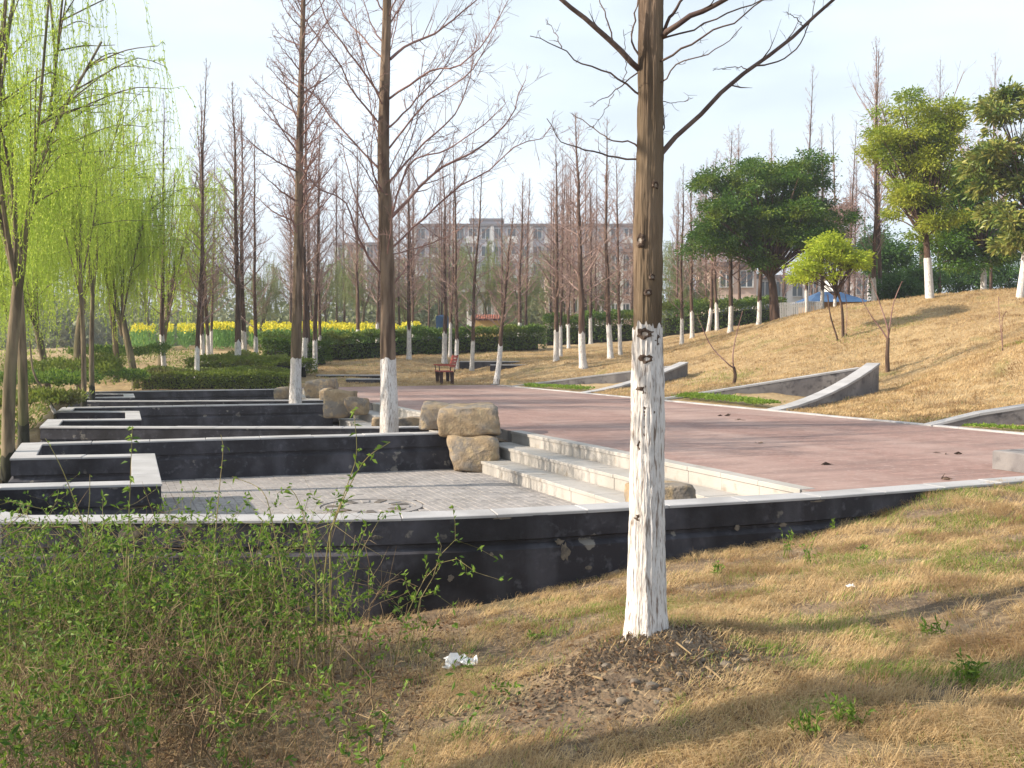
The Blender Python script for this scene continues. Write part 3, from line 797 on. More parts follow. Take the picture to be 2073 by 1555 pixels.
redwood_row([(1632, 50, 130, 1.0, 0), (1663, 46, 250, 1.0, 0), (1688, 54, 230, 1.0, 0), (1716, 58, 240, 1.0, 0), (1768, 43, 100, 1.2, .0), (1783, 46, 70, 1.0, .01), (1900, 52, 120, .9, .0), (2003, 52, 110, .9, .0)],
            "standing along the hill crest", "bare trees along the hill crest")
# thin bare trees of the wood beyond the field
rr = np.random.default_rng(77)
for i in range(52):
    px = (rr.uniform(540, 1300) if i < 38 else rr.uniform(1360, 1800)) ; y = rr.uniform(62, 82); x = (px - CX) / F_PX * y; z = ground_z(x, y)
    place_redwood(i, x, y, z, D(px, rr.uniform(290, 400), y)[2] - z, "thin hazy bare tree in the wood behind the hedge", "bare trees of the far wood", wide=.95, white=i % 2 == 0)

# ------------------------------------------------------------------ the three large redwoods
def big_tree(label, axis_pts, radii, lime_top, branches, seed, depth_jit, br_mat, twig_args, n=32, rows=80, amp=.004):
    """axis_pts: 3D trunk line, branches: (3D polyline, r0, r1)"""
    rng = np.random.default_rng(seed)
    base = np.asarray(axis_pts[0])
    e = tag(empty('dawn_redwood', tuple(base)), label, 'tree', 'large redwoods by the walls')
    ax = smooth_line(np.asarray(axis_pts) - base, rows); zz = ax[:, 2]
    r = np.interp(zz, [a[2] - base[2] for a in axis_pts], radii)
    an = np.arange(n) * 2 * math.pi / n + math.pi / 2; arc = np.minimum(np.arange(n), n - np.arange(n)) * 2 * math.pi / n
    ph = rng.uniform(0, 6, 6)
    def ringv(c, rad, z, proud):
        flare = np.exp(-max(z, 0) / .13)
        w = 1 + .03 * math.sin(z * 4.1 + ph[5]) * math.sin(z * 1.7) + .025 * np.sin(3 * an + ph[0] + z * .8) + .018 * np.sin(7 * an + ph[1] - z * 1.3) + .012 * np.sin(13 * an + ph[2] + z * 3) + flare * (.13 * np.sin(5 * an + ph[3]) + .05 * np.sin(8 * an + ph[4]))
        rdg = np.abs(vnoise(arc * 9 + .8 * vnoise(arc * 3, np.full(n, z * 3.), 1, seed), np.full(n, z * 5.), 1, seed + 1) - .5) * 2 + .5 * np.abs(vnoise(arc * 20, np.full(n, z * 12.), 1, seed + 2) - .5) * 2
        rad = rad * w + proud + amp * (rdg - .6)
        return np.stack([c[0] + rad * np.cos(an), c[1] + rad * np.sin(an), np.full(n, c[2])], 1)
    def shell(sel, proud):
        g = Geo(); V = np.vstack([ringv(ax[k], r[k], zz[k], proud) for k in sel]); m = len(sel)
        i = np.arange(n); j = (i + 1) % n
        g.add(V, np.vstack([np.stack([k * n + i, k * n + j, (k + 1) * n + j, (k + 1) * n + i], 1) for k in range(m - 1)]))
        return g
    shell(range(len(ax)), 0).build('trunk', M['bark_near'], e, True)
    # limewash coat with a ragged top
    kk = [k for k in range(len(ax)) if zz[k] <= lime_top]
    g = shell(kk, .003); V = g.V[0]; V[-n:, 2] = lime_top + .012 * np.sin(an * 3 + 1) + .06 * vnoise(arc * 9, arc * 0, 1, seed) * vnoise(arc * 3, arc * 0, 1, seed + 5); g.V[0] = V
    g.build('limewashed_foot', M['lime'], e, True)
    T = Tubes()
    for pl, r0, r1 in branches:
        pl = np.asarray(pl) - base; q = smooth_line(pl, 14)
        q[1:-1] += rng.normal(0, .002 + .0003 * Y1 if rows > 200 else .006, q[1:-1].shape)
        T.add(q, np.linspace(r0, r1, 14), 6)
        L = np.linalg.norm(np.diff(q, axis=0), axis=1).sum()
        grow_twigs(T, q, r0, rng, max(3, int(L * twig_args[0])), twig_args[1], twig_args[2], twig_args[3], thin=twig_args[4], up=.3)
    T.build('crown', br_mat, e)
    return e
def px_branch(pts, y, rng, spread):
    """pixel line -> 3D line that leaves its trunk forwards or backwards as it goes"""
    k = rng.uniform(-spread, spread); n = len(pts)
    return np.array([D(a, b, y + k * i / (n - 1)) for i, (a, b) in enumerate(pts)])
rb = np.random.default_rng(5)
Y1 = float(TREE1[1]); P = TREE1
ax1 = [D(1308, 1310, Y1), D(1308, 1285, Y1), D(1308, 1230, Y1), D(1309, 1100, Y1), D(1310, 950, Y1), D(1311, 780, Y1), D(1311, 665, Y1), D(1312, 480, Y1), D(1316, 250, Y1), D(1317, 60, Y1), D(1318, -200, Y1), D(1322, -700, Y1), D(1326, -1500, Y1)]
px1 = Y1 / F_PX
ra1 = [52 * px1, 46 * px1, 40.5 * px1, 36 * px1, 32.5 * px1, 30.5 * px1, 28 * px1, 28.5 * px1, 26 * px1, 23.5 * px1, 21 * px1, 15 * px1, 2 * px1]
B1 = [([(1338, 312), (1345, 302), (1472, 175), (1532, 131), (1607, 71), (1689, 0), (1800, -110), (1900, -230)], 6, 2.4), ([(1530, 133), (1560, 130), (1591, 117), (1623, 83), (1643, 40), (1650, 0)], 2, .8),
      ([(1516, 141), (1490, 135), (1443, 143)], 1.2, .6), ([(1625, 52), (1610, 35), (1591, 24)], 1.2, .6), ([(1335, 80), (1345, 67), (1393, 34), (1440, 16), (1468, 0), (1540, -60), (1620, -160)], 6.5, 2.5),
      ([(1340, 70), (1352, 45), (1381, 0), (1420, -70)], 4, 1.5), ([(1330, 82), (1345, 77), (1409, 57), (1480, 24), (1546, 0), (1640, -50)], 2.2, .9),
      ([(1330, 124), (1345, 119), (1409, 83), (1484, 44), (1536, 8), (1580, -40)], 2.6, 1), ([(1332, 168), (1345, 161), (1377, 127), (1421, 115), (1464, 91), (1502, 54)], 1.8, .7), ([(1335, 206), (1370, 207), (1403, 198)], 1.0, .5),
      ([(1336, 292), (1343, 270), (1344, 238), (1342, 198)], 1.8, .9), ([(1300, 146), (1290, 137), (1238, 84), (1191, 44), (1140, 0), (1060, -70), (990, -160)], 6.5, 2.5),
      ([(1302, 196), (1265, 169), (1232, 145), (1174, 128), (1135, 98), (1073, 73)], 2.4, .8), ([(1300, 136), (1265, 169), (1235, 192), (1194, 216)], 1.7, .7), ([(1136, 98), (1125, 70), (1105, 38)], 1.2, .6),
      ([(1300, 304), (1286, 294), (1242, 284), (1218, 270), (1157, 230)], 2.2, .8), ([(1300, 323), (1235, 317), (1201, 307), (1140, 287), (1107, 240)], 2.4, .8),
      ([(1302, 120), (1279, 88), (1286, 40), (1289, 0), (1295, -60)], 2.4, 1), ([(1242, 86), (1228, 34), (1215, 0), (1205, -40)], 1.8, .8), ([(1262, 168), (1268, 120), (1262, 60)], 1.0, .5), ([(1243, 190), (1215, 240), (1190, 263)], .9, .5)]
br1 = [(px_branch(p, Y1, rb, .35), a * px1 * .95, b * px1 * .95) for p, a, b in B1]
t1 = big_tree("nearest large bare tree with thick whitewashed trunk, right of centre", ax1, ra1, D(1311, 665, Y1)[2] - ax1[0][2], br1, 3, .3, M['branch_near'], (4.0, .07, .18, 2, .0016), n=130, rows=520, amp=.0085)
# branch scars on its trunk
M['scar'] = surf('branch_scar', (.06, .04, .03), [(40, (.20, .15, .12), .5, .65, 8)], rough=.95, bump=[(60, .9, .01)], coord='obj')
M['scar_wood'] = surf('cut_branch_wood', (.38, .34, .30), [(30, (.18, .14, .11), .45, .65, 8)], rough=.9, coord='obj')
def scar(px, py, w, h, off=0.0):
    c = D(px, py, Y1 - 27 * px1 * math.sqrt(max(.02, 1 - off * off)) - .009) - np.array(ax1[0])
    g = Geo(); n = 16; an = np.arange(n) * 2 * math.pi / n; V = []
    rr_ = np.random.default_rng(int(px * 7 + py)); jit = rr_.uniform(.72, 1.3, n)
    prof = [(1.25, .007), (1.05, -.001), (.85, -.0045), (.62, -.003), (.45, .001), (.2, .002)]
    for k, dy in prof:
        for a, q in zip(an, jit):
            qq = 1 + (q - 1) * min(1, k)
            V.append((w * px1 * k * qq * math.cos(a), dy + (w * px1 * k * math.cos(a)) ** 2 * 5, h * px1 * k * qq * math.sin(a)))
    i = np.arange(n); j = (i + 1) % n
    g.add(V, np.vstack([np.stack([k * n + i, k * n + j, (k + 1) * n + j, (k + 1) * n + i], 1) for k in range(len(prof) - 1)]), [[(len(prof) - 1) * n + q for q in range(n)]])
    o = g.build('branch_scar', M['scar'], t1, True); o.location = tuple(c)
    o.data.materials.append(M['scar_wood'])
    k = len(o.data.polygons); mi = np.zeros(k, np.int32); mi[-1] = 1; mi[-1 - n:-1] = 1
    o.data.polygons.foreach_set('material_index', mi)
    o.rotation_euler = (0, 0, math.asin(max(-.95, min(.95, off))))
for a in [(1306, 676, 13, 9, -.1), (1333, 690, 7, 10, .75), (1309, 727, 11, 8, -.05), (1312, 789, 16, 11, .05), (1314, 834, 12, 10, .1), (1308, 872, 10, 10, 0), (1333, 905, 6, 11, .8), (1296, 902, 6, 9, -.45),
          (1331, 952, 6, 11, .75), (1300, 1050, 14, 7, -.2), (1322, 1046, 9, 8, .4), (1295, 487, 8, 12, -.5), (1321, 560, 6, 6, .3), (1313, 592, 6, 6, .1), (1328, 375, 7, 7, .6)]:
    scar(*a)

Y2 = 16.3; px2 = Y2 / F_PX
ax2 = [D(788, 893, Y2) - [0, 0, .1], D(788, 880, Y2), D(787, 800, Y2), D(785, 700, Y2), D(784, 560, Y2), D(780, 430, Y2), D(776, 330, Y2), D(778, 200, Y2), D(784, 0, Y2), D(788, -250, Y2), D(790, -520, Y2)]
ra2 = [22 * px2, 19 * px2, 17 * px2, 15.5 * px2, 14 * px2, 13.5 * px2, 12 * px2, 10.5 * px2, 8.5 * px2, 5 * px2, 1 * px2]
B2 = [([(774, 200), (735, 145), (667, 51), (647, 0), (620, -60)], 3), ([(776, 120), (711, 51), (681, 0), (650, -60)], 2.4), ([(771, 255), (708, 176), (691, 135), (617, 40), (590, -20)], 2.6), ([(770, 345), (674, 243), (647, 203), (600, 162), (560, 120)], 3),
      ([(774, 300), (752, 223), (740, 150), (720, 60)], 1.8), ([(778, 565), (731, 495), (701, 411), (650, 384), (620, 355), (590, 310)], 3.4), ([(772, 490), (752, 473), (722, 405), (698, 321), (690, 270)], 2.6),
      ([(790, 120), (820, 95), (890, 61), (965, 0), (1010, -50)], 4), ([(788, 200), (870, 145), (924, 135), (982, 84), (1029, 0)], 3), ([(788, 258), (836, 209), (894, 145), (940, 60)], 2.8), ([(788, 300), (857, 213), (904, 182), (955, 142), (1000, 70)], 2.6),
      ([(784, 372), (833, 317), (870, 280), (917, 236), (941, 189), (955, 135), (965, 70)], 3), ([(785, 448), (823, 409), (887, 344), (971, 301), (1036, 236), (1045, 200), (1064, 162)], 4.6), ([(790, 445), (830, 331), (904, 304), (971, 260), (1020, 214)], 3),
      ([(790, 505), (843, 456), (890, 412), (938, 371), (985, 351), (1049, 290), (1090, 287), (1117, 253)], 3), ([(790, 588), (819, 546), (859, 492)], 2), ([(790, 518), (886, 488), (940, 458)], 1.8), ([(774, 420), (752, 330), (757, 250), (760, 200)], 1.8),
      ([(780, 60), (820, 0), (850, -60)], 2.2), ([(780, 30), (745, -30), (720, -90)], 2.2), ([(776, 150), (800, 60), (815, -40)], 1.6), ([(772, 400), (730, 330), (690, 290)], 1.6), ([(785, 350), (840, 230), (860, 100)], 1.6)]
br2 = [(px_branch(p, Y2, rb, 1.3), a * px2 * .8, .7 * px2) for p, a in B2]
for k in range(16):
    z = rb.uniform(2.2, 9.5); a = rb.uniform(0, 6.28); L = rb.uniform(1.2, 2.2) * (1.25 - z / 11)
    c = np.array([np.interp(z, [p[2] for p in ax2], [p[0] for p in ax2]), Y2, z]); h = np.array([math.cos(a) * .35, math.sin(a), 0])
    br2.append((np.array([c, c + h * L * .5 + [0, 0, .3 * L], c + h * L * .9 + [0, 0, .75 * L]]), 2.2 * px2 * .8, .6 * px2))
big_tree("second large bare tree with spreading twigs, in the bed behind the near black wall", ax2, ra2, D(785, 728, Y2)[2] - ax2[0][2], br2, 9, .5, M['twig'], (9.5, .1, .32, 4, .0042))

Y3 = 24.6; px3 = Y3 / F_PX
ax3 = [D(598, 832, Y3), D(598, 816, Y3), D(599, 760, Y3), D(601, 640, Y3), D(604, 480, Y3), D(607, 300, Y3), D(611, 120, Y3), D(614, 0, Y3), D(617, -160, Y3), D(620, -330, Y3)]
ra3 = [14 * px3, 12.5 * px3, 11 * px3, 10 * px3, 9 * px3, 7.5 * px3, 5.5 * px3, 4.5 * px3, 2.5 * px3, .6 * px3]
br3 = []
ang = 0
z3 = [p[2] for p in ax3]; x3 = [p[0] for p in ax3]
for k in range(72):
    u = k / 72; z = 3.9 + u ** .9 * 9.6; ang += 2.39996 + rb.normal(0, .25)
    L = (1.95 * (1 - u) ** .8 + .25) * rb.uniform(.65, 1.1); el = math.radians(rb.uniform(28, 52)); c = np.array([np.interp(z, z3, x3), Y3, z])
    h = np.array([math.cos(ang), math.sin(ang), 0]); d = h * math.cos(el) + np.array([0, 0, math.sin(el)])
    m = c + d * L * .5 + rb.normal(0, .05, 3); br3.append((np.array([c, m, m + unit(d + [0, 0, .25]) * L * .5]), .022 * (1 - u) + .008, .004))
big_tree("third large bare tree, tall with upswept twigs, left of the tall boulder", ax3, ra3, D(599, 727, Y3)[2] - ax3[0][2], br3, 15, .5, M['twig'], (12, .16, .38, 3, .0058))
# the next tree of the near row stands off to the left; its shadow crosses the lower right
for i, (x, y, lb) in enumerate([(-4.8, 3.25, "bare tree left of the camera that shades the lower right grass"), (-6.2, 1.3, "bare tree beyond the left one, shading the lower right corner")]):
    place_redwood(2 + 3 * i, x, y, float(fore_h(np.array([x]), np.array([y]))[0]), 12, lb, "bare trees of the near row", wide=1.7)
# ------------------------------------------------------------------ willows
def willow(seed, H=7.5, lean=(.5, 0), strands=520, r0=.12, hang=(1.0, 3.0), leaf=(.085, .02), per=44, fork=2.2, spread=2.4):
    rng = np.random.default_rng(seed); T = Tubes(); W = Tubes(); S = Tubes(); g = Geo(); tips = []
    top = np.array([lean[0] * .5, lean[1] * .5, fork]); mid = np.array([lean[0] * .2, lean[1] * .2, fork * .5]) + rng.normal(0, .05, 3)
    base = smooth_line([[0, 0, -.3], [0, 0, 0], mid, top], 12)
    rr_ = np.interp(base[:, 2], [-.3, 0, .25, fork], [r0 * 1.5, r0 * 1.3, r0, r0 * .75])
    T.add(base, rr_, 10)
    nl = 6
    for i in range(nl):
        az = i * 2 * math.pi / nl + rng.normal(0, .35); sp = rng.uniform(.35, 1.0) * spread * .6
        e = top + np.array([math.cos(az) * sp + lean[0] * .6, math.sin(az) * sp + lean[1] * .6, (H - fork) * rng.uniform(.62, .95)])
        q = smooth_line([top - [0, 0, rng.uniform(0, .6)], top + (e - top) * .4 + rng.normal(0, .2, 3) + [0, 0, .2], e], 10)
        T.add(q, np.linspace(r0 * (.5 if i < 2 else .3), .018, 10), 6)
        for j in range(7):
            u = rng.uniform(.3, 1.0); k = int(u * 9); a2 = az + rng.normal(0, .9); L = rng.uniform(.7, 1.7)
            d = np.array([math.cos(a2), math.sin(a2), rng.uniform(.2, 1.0)])
            b = smooth_line([q[k], q[k] + d * L * .5, q[k] + d * L * .8 + [0, 0, -.05], q[k] + d * L * np.array([1.15, 1.15, .75])], 8)
            W.add(b, np.linspace(.013, .005, 8), 4); tips.append(b)
        tips.append(q[4:])
    for s_ in range(strands):
        b = tips[rng.integers(len(tips))]; p = b[rng.integers(1, len(b))]
        L = rng.uniform(*hang); L = min(L, max(.5, p[2] - .9)); a = rng.uniform(0, 6.28); o = np.array([math.cos(a), math.sin(a), 0]) * rng.uniform(.1, .45)
        q = np.array([p, p + o * .5 + [0, 0, .04], p + o * .9 + [0, 0, -.25 * L], p + o * 1.05 + [0, 0, -.6 * L] + rng.normal(0, .03, 3), p + o + [0, 0, -L] + rng.normal(0, .06, 3)])
        S.add(q, [.005, .004, .0035, .003, .0025], 3)
        n = int(per * L / 2) + 6; u = rng.uniform(.12, 1, n) * 4; k = np.minimum(u.astype(int), 3); f = (u - k)[:, None]
        pp = q[k] * (1 - f) + q[k + 1] * f
        dr = unit(q[k + 1] - q[k]) + rng.normal(0, .55, (n, 3))
        leaves_into(g, pp, dr, rng.uniform(.6, 1.2, n) * leaf[0], rng.uniform(.7, 1.2, n) * leaf[1], rng)
    n = 12; an = np.arange(n) * 2 * math.pi / n; V = []; zl = np.linspace(-.2, .62, 6)  # dark sleeve round the foot that carries the painted shade
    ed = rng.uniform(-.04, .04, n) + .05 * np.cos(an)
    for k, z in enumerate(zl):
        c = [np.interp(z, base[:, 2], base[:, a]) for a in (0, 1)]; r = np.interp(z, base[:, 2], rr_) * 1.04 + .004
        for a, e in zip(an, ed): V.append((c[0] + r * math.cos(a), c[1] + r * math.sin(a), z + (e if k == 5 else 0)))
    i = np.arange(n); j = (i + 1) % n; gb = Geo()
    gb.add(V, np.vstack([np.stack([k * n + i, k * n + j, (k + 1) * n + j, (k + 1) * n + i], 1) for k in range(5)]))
    S.into(g)
    return T.into(Geo()).mesh('trunk', True), W.into(Geo()).mesh('crown', True), g.mesh('foliage'), gb.mesh('foot_shade', True)
WIL = []
for k, kw in enumerate((dict(lean=(.45, .1), strands=800), dict(lean=(-.3, .2), H=8.4, fork=2.8, strands=760), dict(lean=(.9, -.1), H=7.6, fork=2.0, spread=2.8, strands=820), dict(lean=(.35, 0), H=8.6, fork=3.0, strands=380, spread=2.0, leaf=(.065, .016), r0=.10), dict(lean=(.15, .1), H=9.0, fork=3.4, strands=420, spread=1.8, leaf=(.065, .016), r0=.085))):
    a, b, c, d = willow(300 + k, per=52, hang=(.6, 2.0), **kw)
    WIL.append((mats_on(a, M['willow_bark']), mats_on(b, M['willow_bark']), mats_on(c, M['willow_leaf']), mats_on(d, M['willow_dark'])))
far_leaf = [w[2].copy() for w in WIL]
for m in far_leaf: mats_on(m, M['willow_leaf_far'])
def place_willow(k, px, y, z, h, label, group, rz, wide=1.0, far=False, foot=True):
    a, b, c, d = WIL[k]
    e = tag(empty('willow', ((px - CX) / F_PX * y, y, z), rz), label, 'tree', group)
    s = h / 7.8; e.scale = (s * wide, s * wide, s)
    link('trunk', a, None, e); link('crown', b, None, e); link('foliage', far_leaf[k] if far else c, None, e)
    if foot: link('foot_shade', d, None, e)
for a in [(3, 12, 12.6, -.55, 7.0, "nearest green willow, thick pale trunk at the left edge with dark foot", .6, .95), (4, 45, 15.4, -.45, 8.0, "willow behind the leftmost one, dark foot beside the folded wall", 2.2, .9),
          (4, 168, 23.5, -.4, 7.6, "willow standing at the far end of the second folded wall", 4.2, .8), (3, 186, 26.5, -.35, 8.2, "slender upright willow at the end of the third folded wall", 5.5, .7),
          (2, 275, 34, -.1, 10.0, "leaning willow with thick dark trunk beside the clipped green bed", 3.1, .85), (1, 235, 36, -.15, 9.5, "whitewashed forked willow left of the leaning one", 1.0, .8),
          (1, -60, 22, -.6, 8.4, "willow past the left edge whose green curtain hangs into view", 3.6, 1.0), (0, 95, 30, -.5, 8.2, "green willow deeper in the thicket on the left bank", 2.9, 1.0),
          (2, 20, 36, -.5, 10, "tall willow far back at the left bank", 1.9, 1.0), (0, 325, 42, .2, 9.6, "pale green willow behind the left grove's first trees", .4, 1.05), (1, 160, 33, -.3, 9.4, "bright green willow filling the gap behind the third folded wall", 4.9, 1.0)]:
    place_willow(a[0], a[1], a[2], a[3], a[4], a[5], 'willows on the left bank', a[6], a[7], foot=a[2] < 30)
rr = np.random.default_rng(8)
BUD = (300, 420, 520, 660, 735, 835, 905, 985, 1060, 1150, 1215, 1420, 1360)
for i, px in enumerate(BUD):
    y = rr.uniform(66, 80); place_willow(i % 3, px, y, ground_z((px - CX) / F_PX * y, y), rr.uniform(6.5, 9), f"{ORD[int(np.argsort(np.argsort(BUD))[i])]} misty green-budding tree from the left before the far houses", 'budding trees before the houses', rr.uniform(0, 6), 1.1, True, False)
# thin sloping whitewashed sapling on the bank
T = Tubes(); a = D(112, 838, 21); b = D(68, 755, 21); T.add(smooth_line([a - [0, 0, .2], a, (a + b) / 2 + [.02, 0, 0], b, D(60, 690, 21)], 10) - a, np.linspace(.04, .015, 10), 8)
e = tag(empty('leaning_sapling', tuple(a)), "thin leaning pale sapling on the bank beside the folded walls", 'tree'); T.build('trunk', M['willow_bark'], e)
T = Tubes(); q = smooth_line([a, a * .5 + b * .5 + [.01, 0, 0]], 5) - a; T.add(q, np.linspace(.044, .034, 5), 8); T.build('limewashed_foot', M['lime'], e)

# ------------------------------------------------------------------ evergreen broadleaf trees
def broadleaf(seed, trunk_pts, r0, blobs, nleaf, leaf, fork=True, clump=(.35, .55), per=70, flat=.6, twigr=.03):
    """blobs: (x, y, z, rx, ry, rz) relative to the foot"""
    rng = np.random.default_rng(seed); T = Tubes(); C = Tubes(); g = Geo()
    tp = smooth_line(trunk_pts, 12); T.add(tp, np.linspace(r0 * 1.25, r0 * .7, 12), 10)
    vol = np.array([b[3] * b[4] * b[5] for b in blobs]); vol = vol ** .67; vol /= vol.sum()
    top = tp[-1]
    for b in blobs:
        c = np.array(b[:3])
        for k in range(3 if len(blobs) < 15 else 1):
            e = c + rng.normal(0, .35, 3) * np.array(b[3:])
            m = top + (e - top) * .5 + rng.normal(0, .12, 3)
            C.add(smooth_line([top - [0, 0, rng.uniform(0, .5)], m, e], 8), np.linspace(r0 * (.45 if len(blobs) < 15 else .3), twigr * .4, 8), 6)
    nc = max(1, nleaf // per)
    for _ in range(nc):
        b = blobs[rng.choice(len(blobs), p=vol)]
        d = unit(rng.normal(size=3)); d[2] = d[2] if d[2] > -.45 else -d[2] * .4
        p = np.array(b[:3]) + d * np.array(b[3:]) * rng.uniform(.4, 1.0) * (1.15 if rng.uniform() < .08 else 1)
        r = rng.uniform(*clump)
        q = p + rng.normal(0, .42, (per, 3)) * r * np.array([1, 1, flat])
        dr = (q - p) + d * r * .4 + rng.normal(0, .25, (per, 3)) * r + np.array([0, 0, -.1 * r])
        leaves_into(g, q, dr, rng.uniform(.7, 1.25, per) * leaf[0], rng.uniform(.8, 1.2, per) * leaf[1], rng, .15)
    return T.into(Geo()), C.into(Geo()), g
def place_broad(name, label, px, y, z, mat, seed, trunk_pts, r0, blobs, nleaf, leaf, white=None, **kw):
    e = tag(empty(name, ((px - CX) / F_PX * y, y, z)), label, 'tree')
    T, C, g = broadleaf(seed, trunk_pts, r0, blobs, nleaf, leaf, **kw)
    T.build('trunk', M['bark'], e, True); C.build('crown', M['bark'], e, True); g.build('foliage', mat, e)
    if white:
        tp = smooth_line(trunk_pts, 40); tp = tp[tp[:, 2] < white]; W = Tubes(); W.add(resample(tp, 10), np.linspace(r0 * 1.3, r0 * 1.05, 10), 12); W.build('limewashed_foot', M['lime'], e)
    return e
def scatter_px(outlines, n, rmin, rmax, seed):
    """many small leaf masses strewn through the crown outline (px ellipses)"""
    r = np.random.default_rng(seed); out = []; A = np.array([o[2] * o[3] for o in outlines], float); A /= A.sum()
    for _ in range(n):
        o = outlines[r.choice(len(outlines), p=A)]; a = r.uniform(0, 6.28); d = math.sqrt(r.uniform(0, 1)); w = r.uniform(rmin, rmax)
        out.append((o[0] + math.cos(a) * d * o[2], o[1] + math.sin(a) * d * o[3], w, w * r.uniform(.5, .8)))
    return out
def blobs_px(px0, y, z0, lst, depth=1.0, spread=.4):
    """crown masses given where they show: (px, py, half width px, half height px)"""
    k = y / F_PX; out = []; rng = np.random.default_rng(int(px0))
    for a, b, w, h in lst:
        c = D(a, b, y); out.append((c[0] - (px0 - CX) / F_PX * y, rng.uniform(-1, 1) * spread, c[2] - z0, w * k, w * k * depth, h * k))
    return out
y = 44.0; x = (1568 - CX) / F_PX * y; z = ground_z(x, y)
place_broad('camphor_tree', "large dark green dome-crowned tree behind the hill crest", 1568, y, z, M['camphor'], 61, [[0, 0, -.3], [0, 0, 0], [-.1, 0, 1.5], [-.25, 0, 2.4]], .2,
            blobs_px(1568, y, z, scatter_px([(1540, 400, 120, 78), (1500, 470, 100, 52), (1610, 460, 85, 50), (1430, 485, 32, 30), (1550, 525, 40, 18), (1685, 480, 34, 30), (1650, 420, 40, 40), (1610, 378, 62, 46), (1550, 440, 100, 40)], 120, 22, 42, 3), 1.1, 1.9),
            90000, (.13, .06), clump=(.3, .55), per=80, flat=.6)
y = 33.0; x = (1712 - CX) / F_PX * y; z = ground_z(x, y)
place_broad('young_tree', "small lime-green tree on the slope below the dark dome tree", 1706, y, z, M['lime_leaf'], 62, [[0, 0, -.2], [0, 0, 0], [-.05, 0, .9], [-.25, 0, 1.7]], .045,
            blobs_px(1706, y, z, scatter_px([(1680, 505, 42, 22), (1645, 535, 36, 20), (1722, 525, 34, 20), (1650, 562, 32, 12), (1735, 535, 18, 14), (1618, 555, 14, 14)], 52, 9, 18, 12), 1.1, .6), 9000, (.12, .05), clump=(.2, .35), per=40)
T = Tubes(); c = D(1692, 672, y) + [0, -.2, 0]; T.add(smooth_line([[0, 0, -.2], [0, 0, 0], [-.25, 0, .8], [-.35, 0, 1.5]], 8), np.linspace(.035, .02, 8), 6)
e = tag(empty('slender_stem', (c[0], c[1], ground_z(c[0], c[1]))), "thin bare brown stem beside the lime-green tree", 'tree'); T.build('trunk', M['bark'], e)
y = 37.0; x = (1880 - CX) / F_PX * y; z = ground_z(x, y)
place_broad('broadleaf_tree', "tall yellow-green tree with pale trunk on the hill crest", 1880, y, z, M['gold_leaf'], 63, [[0, 0, -.3], [0, 0, 0], [-.1, 0, 1.4], [-.2, 0, 2.6]], .13,
            blobs_px(1880, y, z, scatter_px([(1855, 250, 85, 55), (1850, 330, 70, 50), (1865, 420, 62, 60), (1800, 290, 45, 45), (1920, 280, 28, 40), (1860, 375, 60, 40)], 92, 14, 30, 5), 1.1, 1.2),
            38000, (.13, .055), white=1.5, clump=(.25, .45), per=50, flat=.6)
y = 41.0; x = (1985 - CX) / F_PX * y; z = ground_z(x, y)
place_broad('broadleaf_tree', "mid-green tree with whitewashed trunk between the yellow-green tree and magnolia", 1988, y, z, M['camphor'], 64, [[0, 0, -.3], [0, 0, 0], [0, 0, 1.4], [-.1, 0, 2.2]], .10,
            blobs_px(1988, y, z, scatter_px([(1955, 400, 70, 60), (1980, 490, 85, 60), (1910, 510, 40, 40)], 56, 18, 34, 7), 1.1, 1.2), 30000, (.14, .065), white=1.5)
y = 33.5; x = (2062 - CX) / F_PX * y; z = ground_z(x, y)
place_broad('magnolia_tree', "magnolia with large olive leaves and white foot at the right edge", 2062, y, z, M['magnolia'], 65, [[0, 0, -.3], [0, 0, 0], [.15, 0, 1.4], [.25, 0, 3.2]], .10,
            blobs_px(2062, y, z, scatter_px([(2065, 240, 60, 60), (2040, 340, 60, 55), (2075, 440, 60, 70), (2010, 290, 25, 25)], 56, 14, 28, 9), 1.1, 1.0),
            11000, (.24, .09), white=1.6, clump=(.25, .4), per=30)
rng = np.random.default_rng(4)
for i, (px, py, w, h, y, lab) in enumerate([(1800, 520, 45, 55, 50, "dark bushy evergreen behind the tall crest redwoods"), (1860, 560, 50, 45, 52, "dark evergreen mass behind the yellow-green tree's trunk"),
                                           (1945, 560, 55, 50, 54, "dark evergreen filling the gap left of the magnolia"), (2030, 560, 50, 50, 56, "dark evergreen behind the magnolia's white foot"),
                                           (1815, 590, 45, 30, 46, "rounded green bush on the crest behind the tall redwoods"), (1770, 500, 30, 50, 60, "dark slim evergreen far behind the hill crest"),
                                           (1700, 440, 30, 45, 64, "rusty brown-leaved tree right of the dark dome tree")]):
    z = ground_z((px - CX) / F_PX * y, y)
    place_broad('evergreen_shrub', lab, px, y, z, M['dark_leaf'] if i != 6 else M['twig_far'], 80 + i, [[0, 0, -.2], [0, 0, 0], [.05, 0, .8], [0, 0, 1.5]], .07,
                blobs_px(px, y, z, [(px, py, w, h), (px - w * .4, py + h * .3, w * .6, h * .6), (px + w * .4, py + h * .2, w * .6, h * .6), (px, py + h * .9, w * .7, h * .4)]), 7000, (.15, .07), per=50)
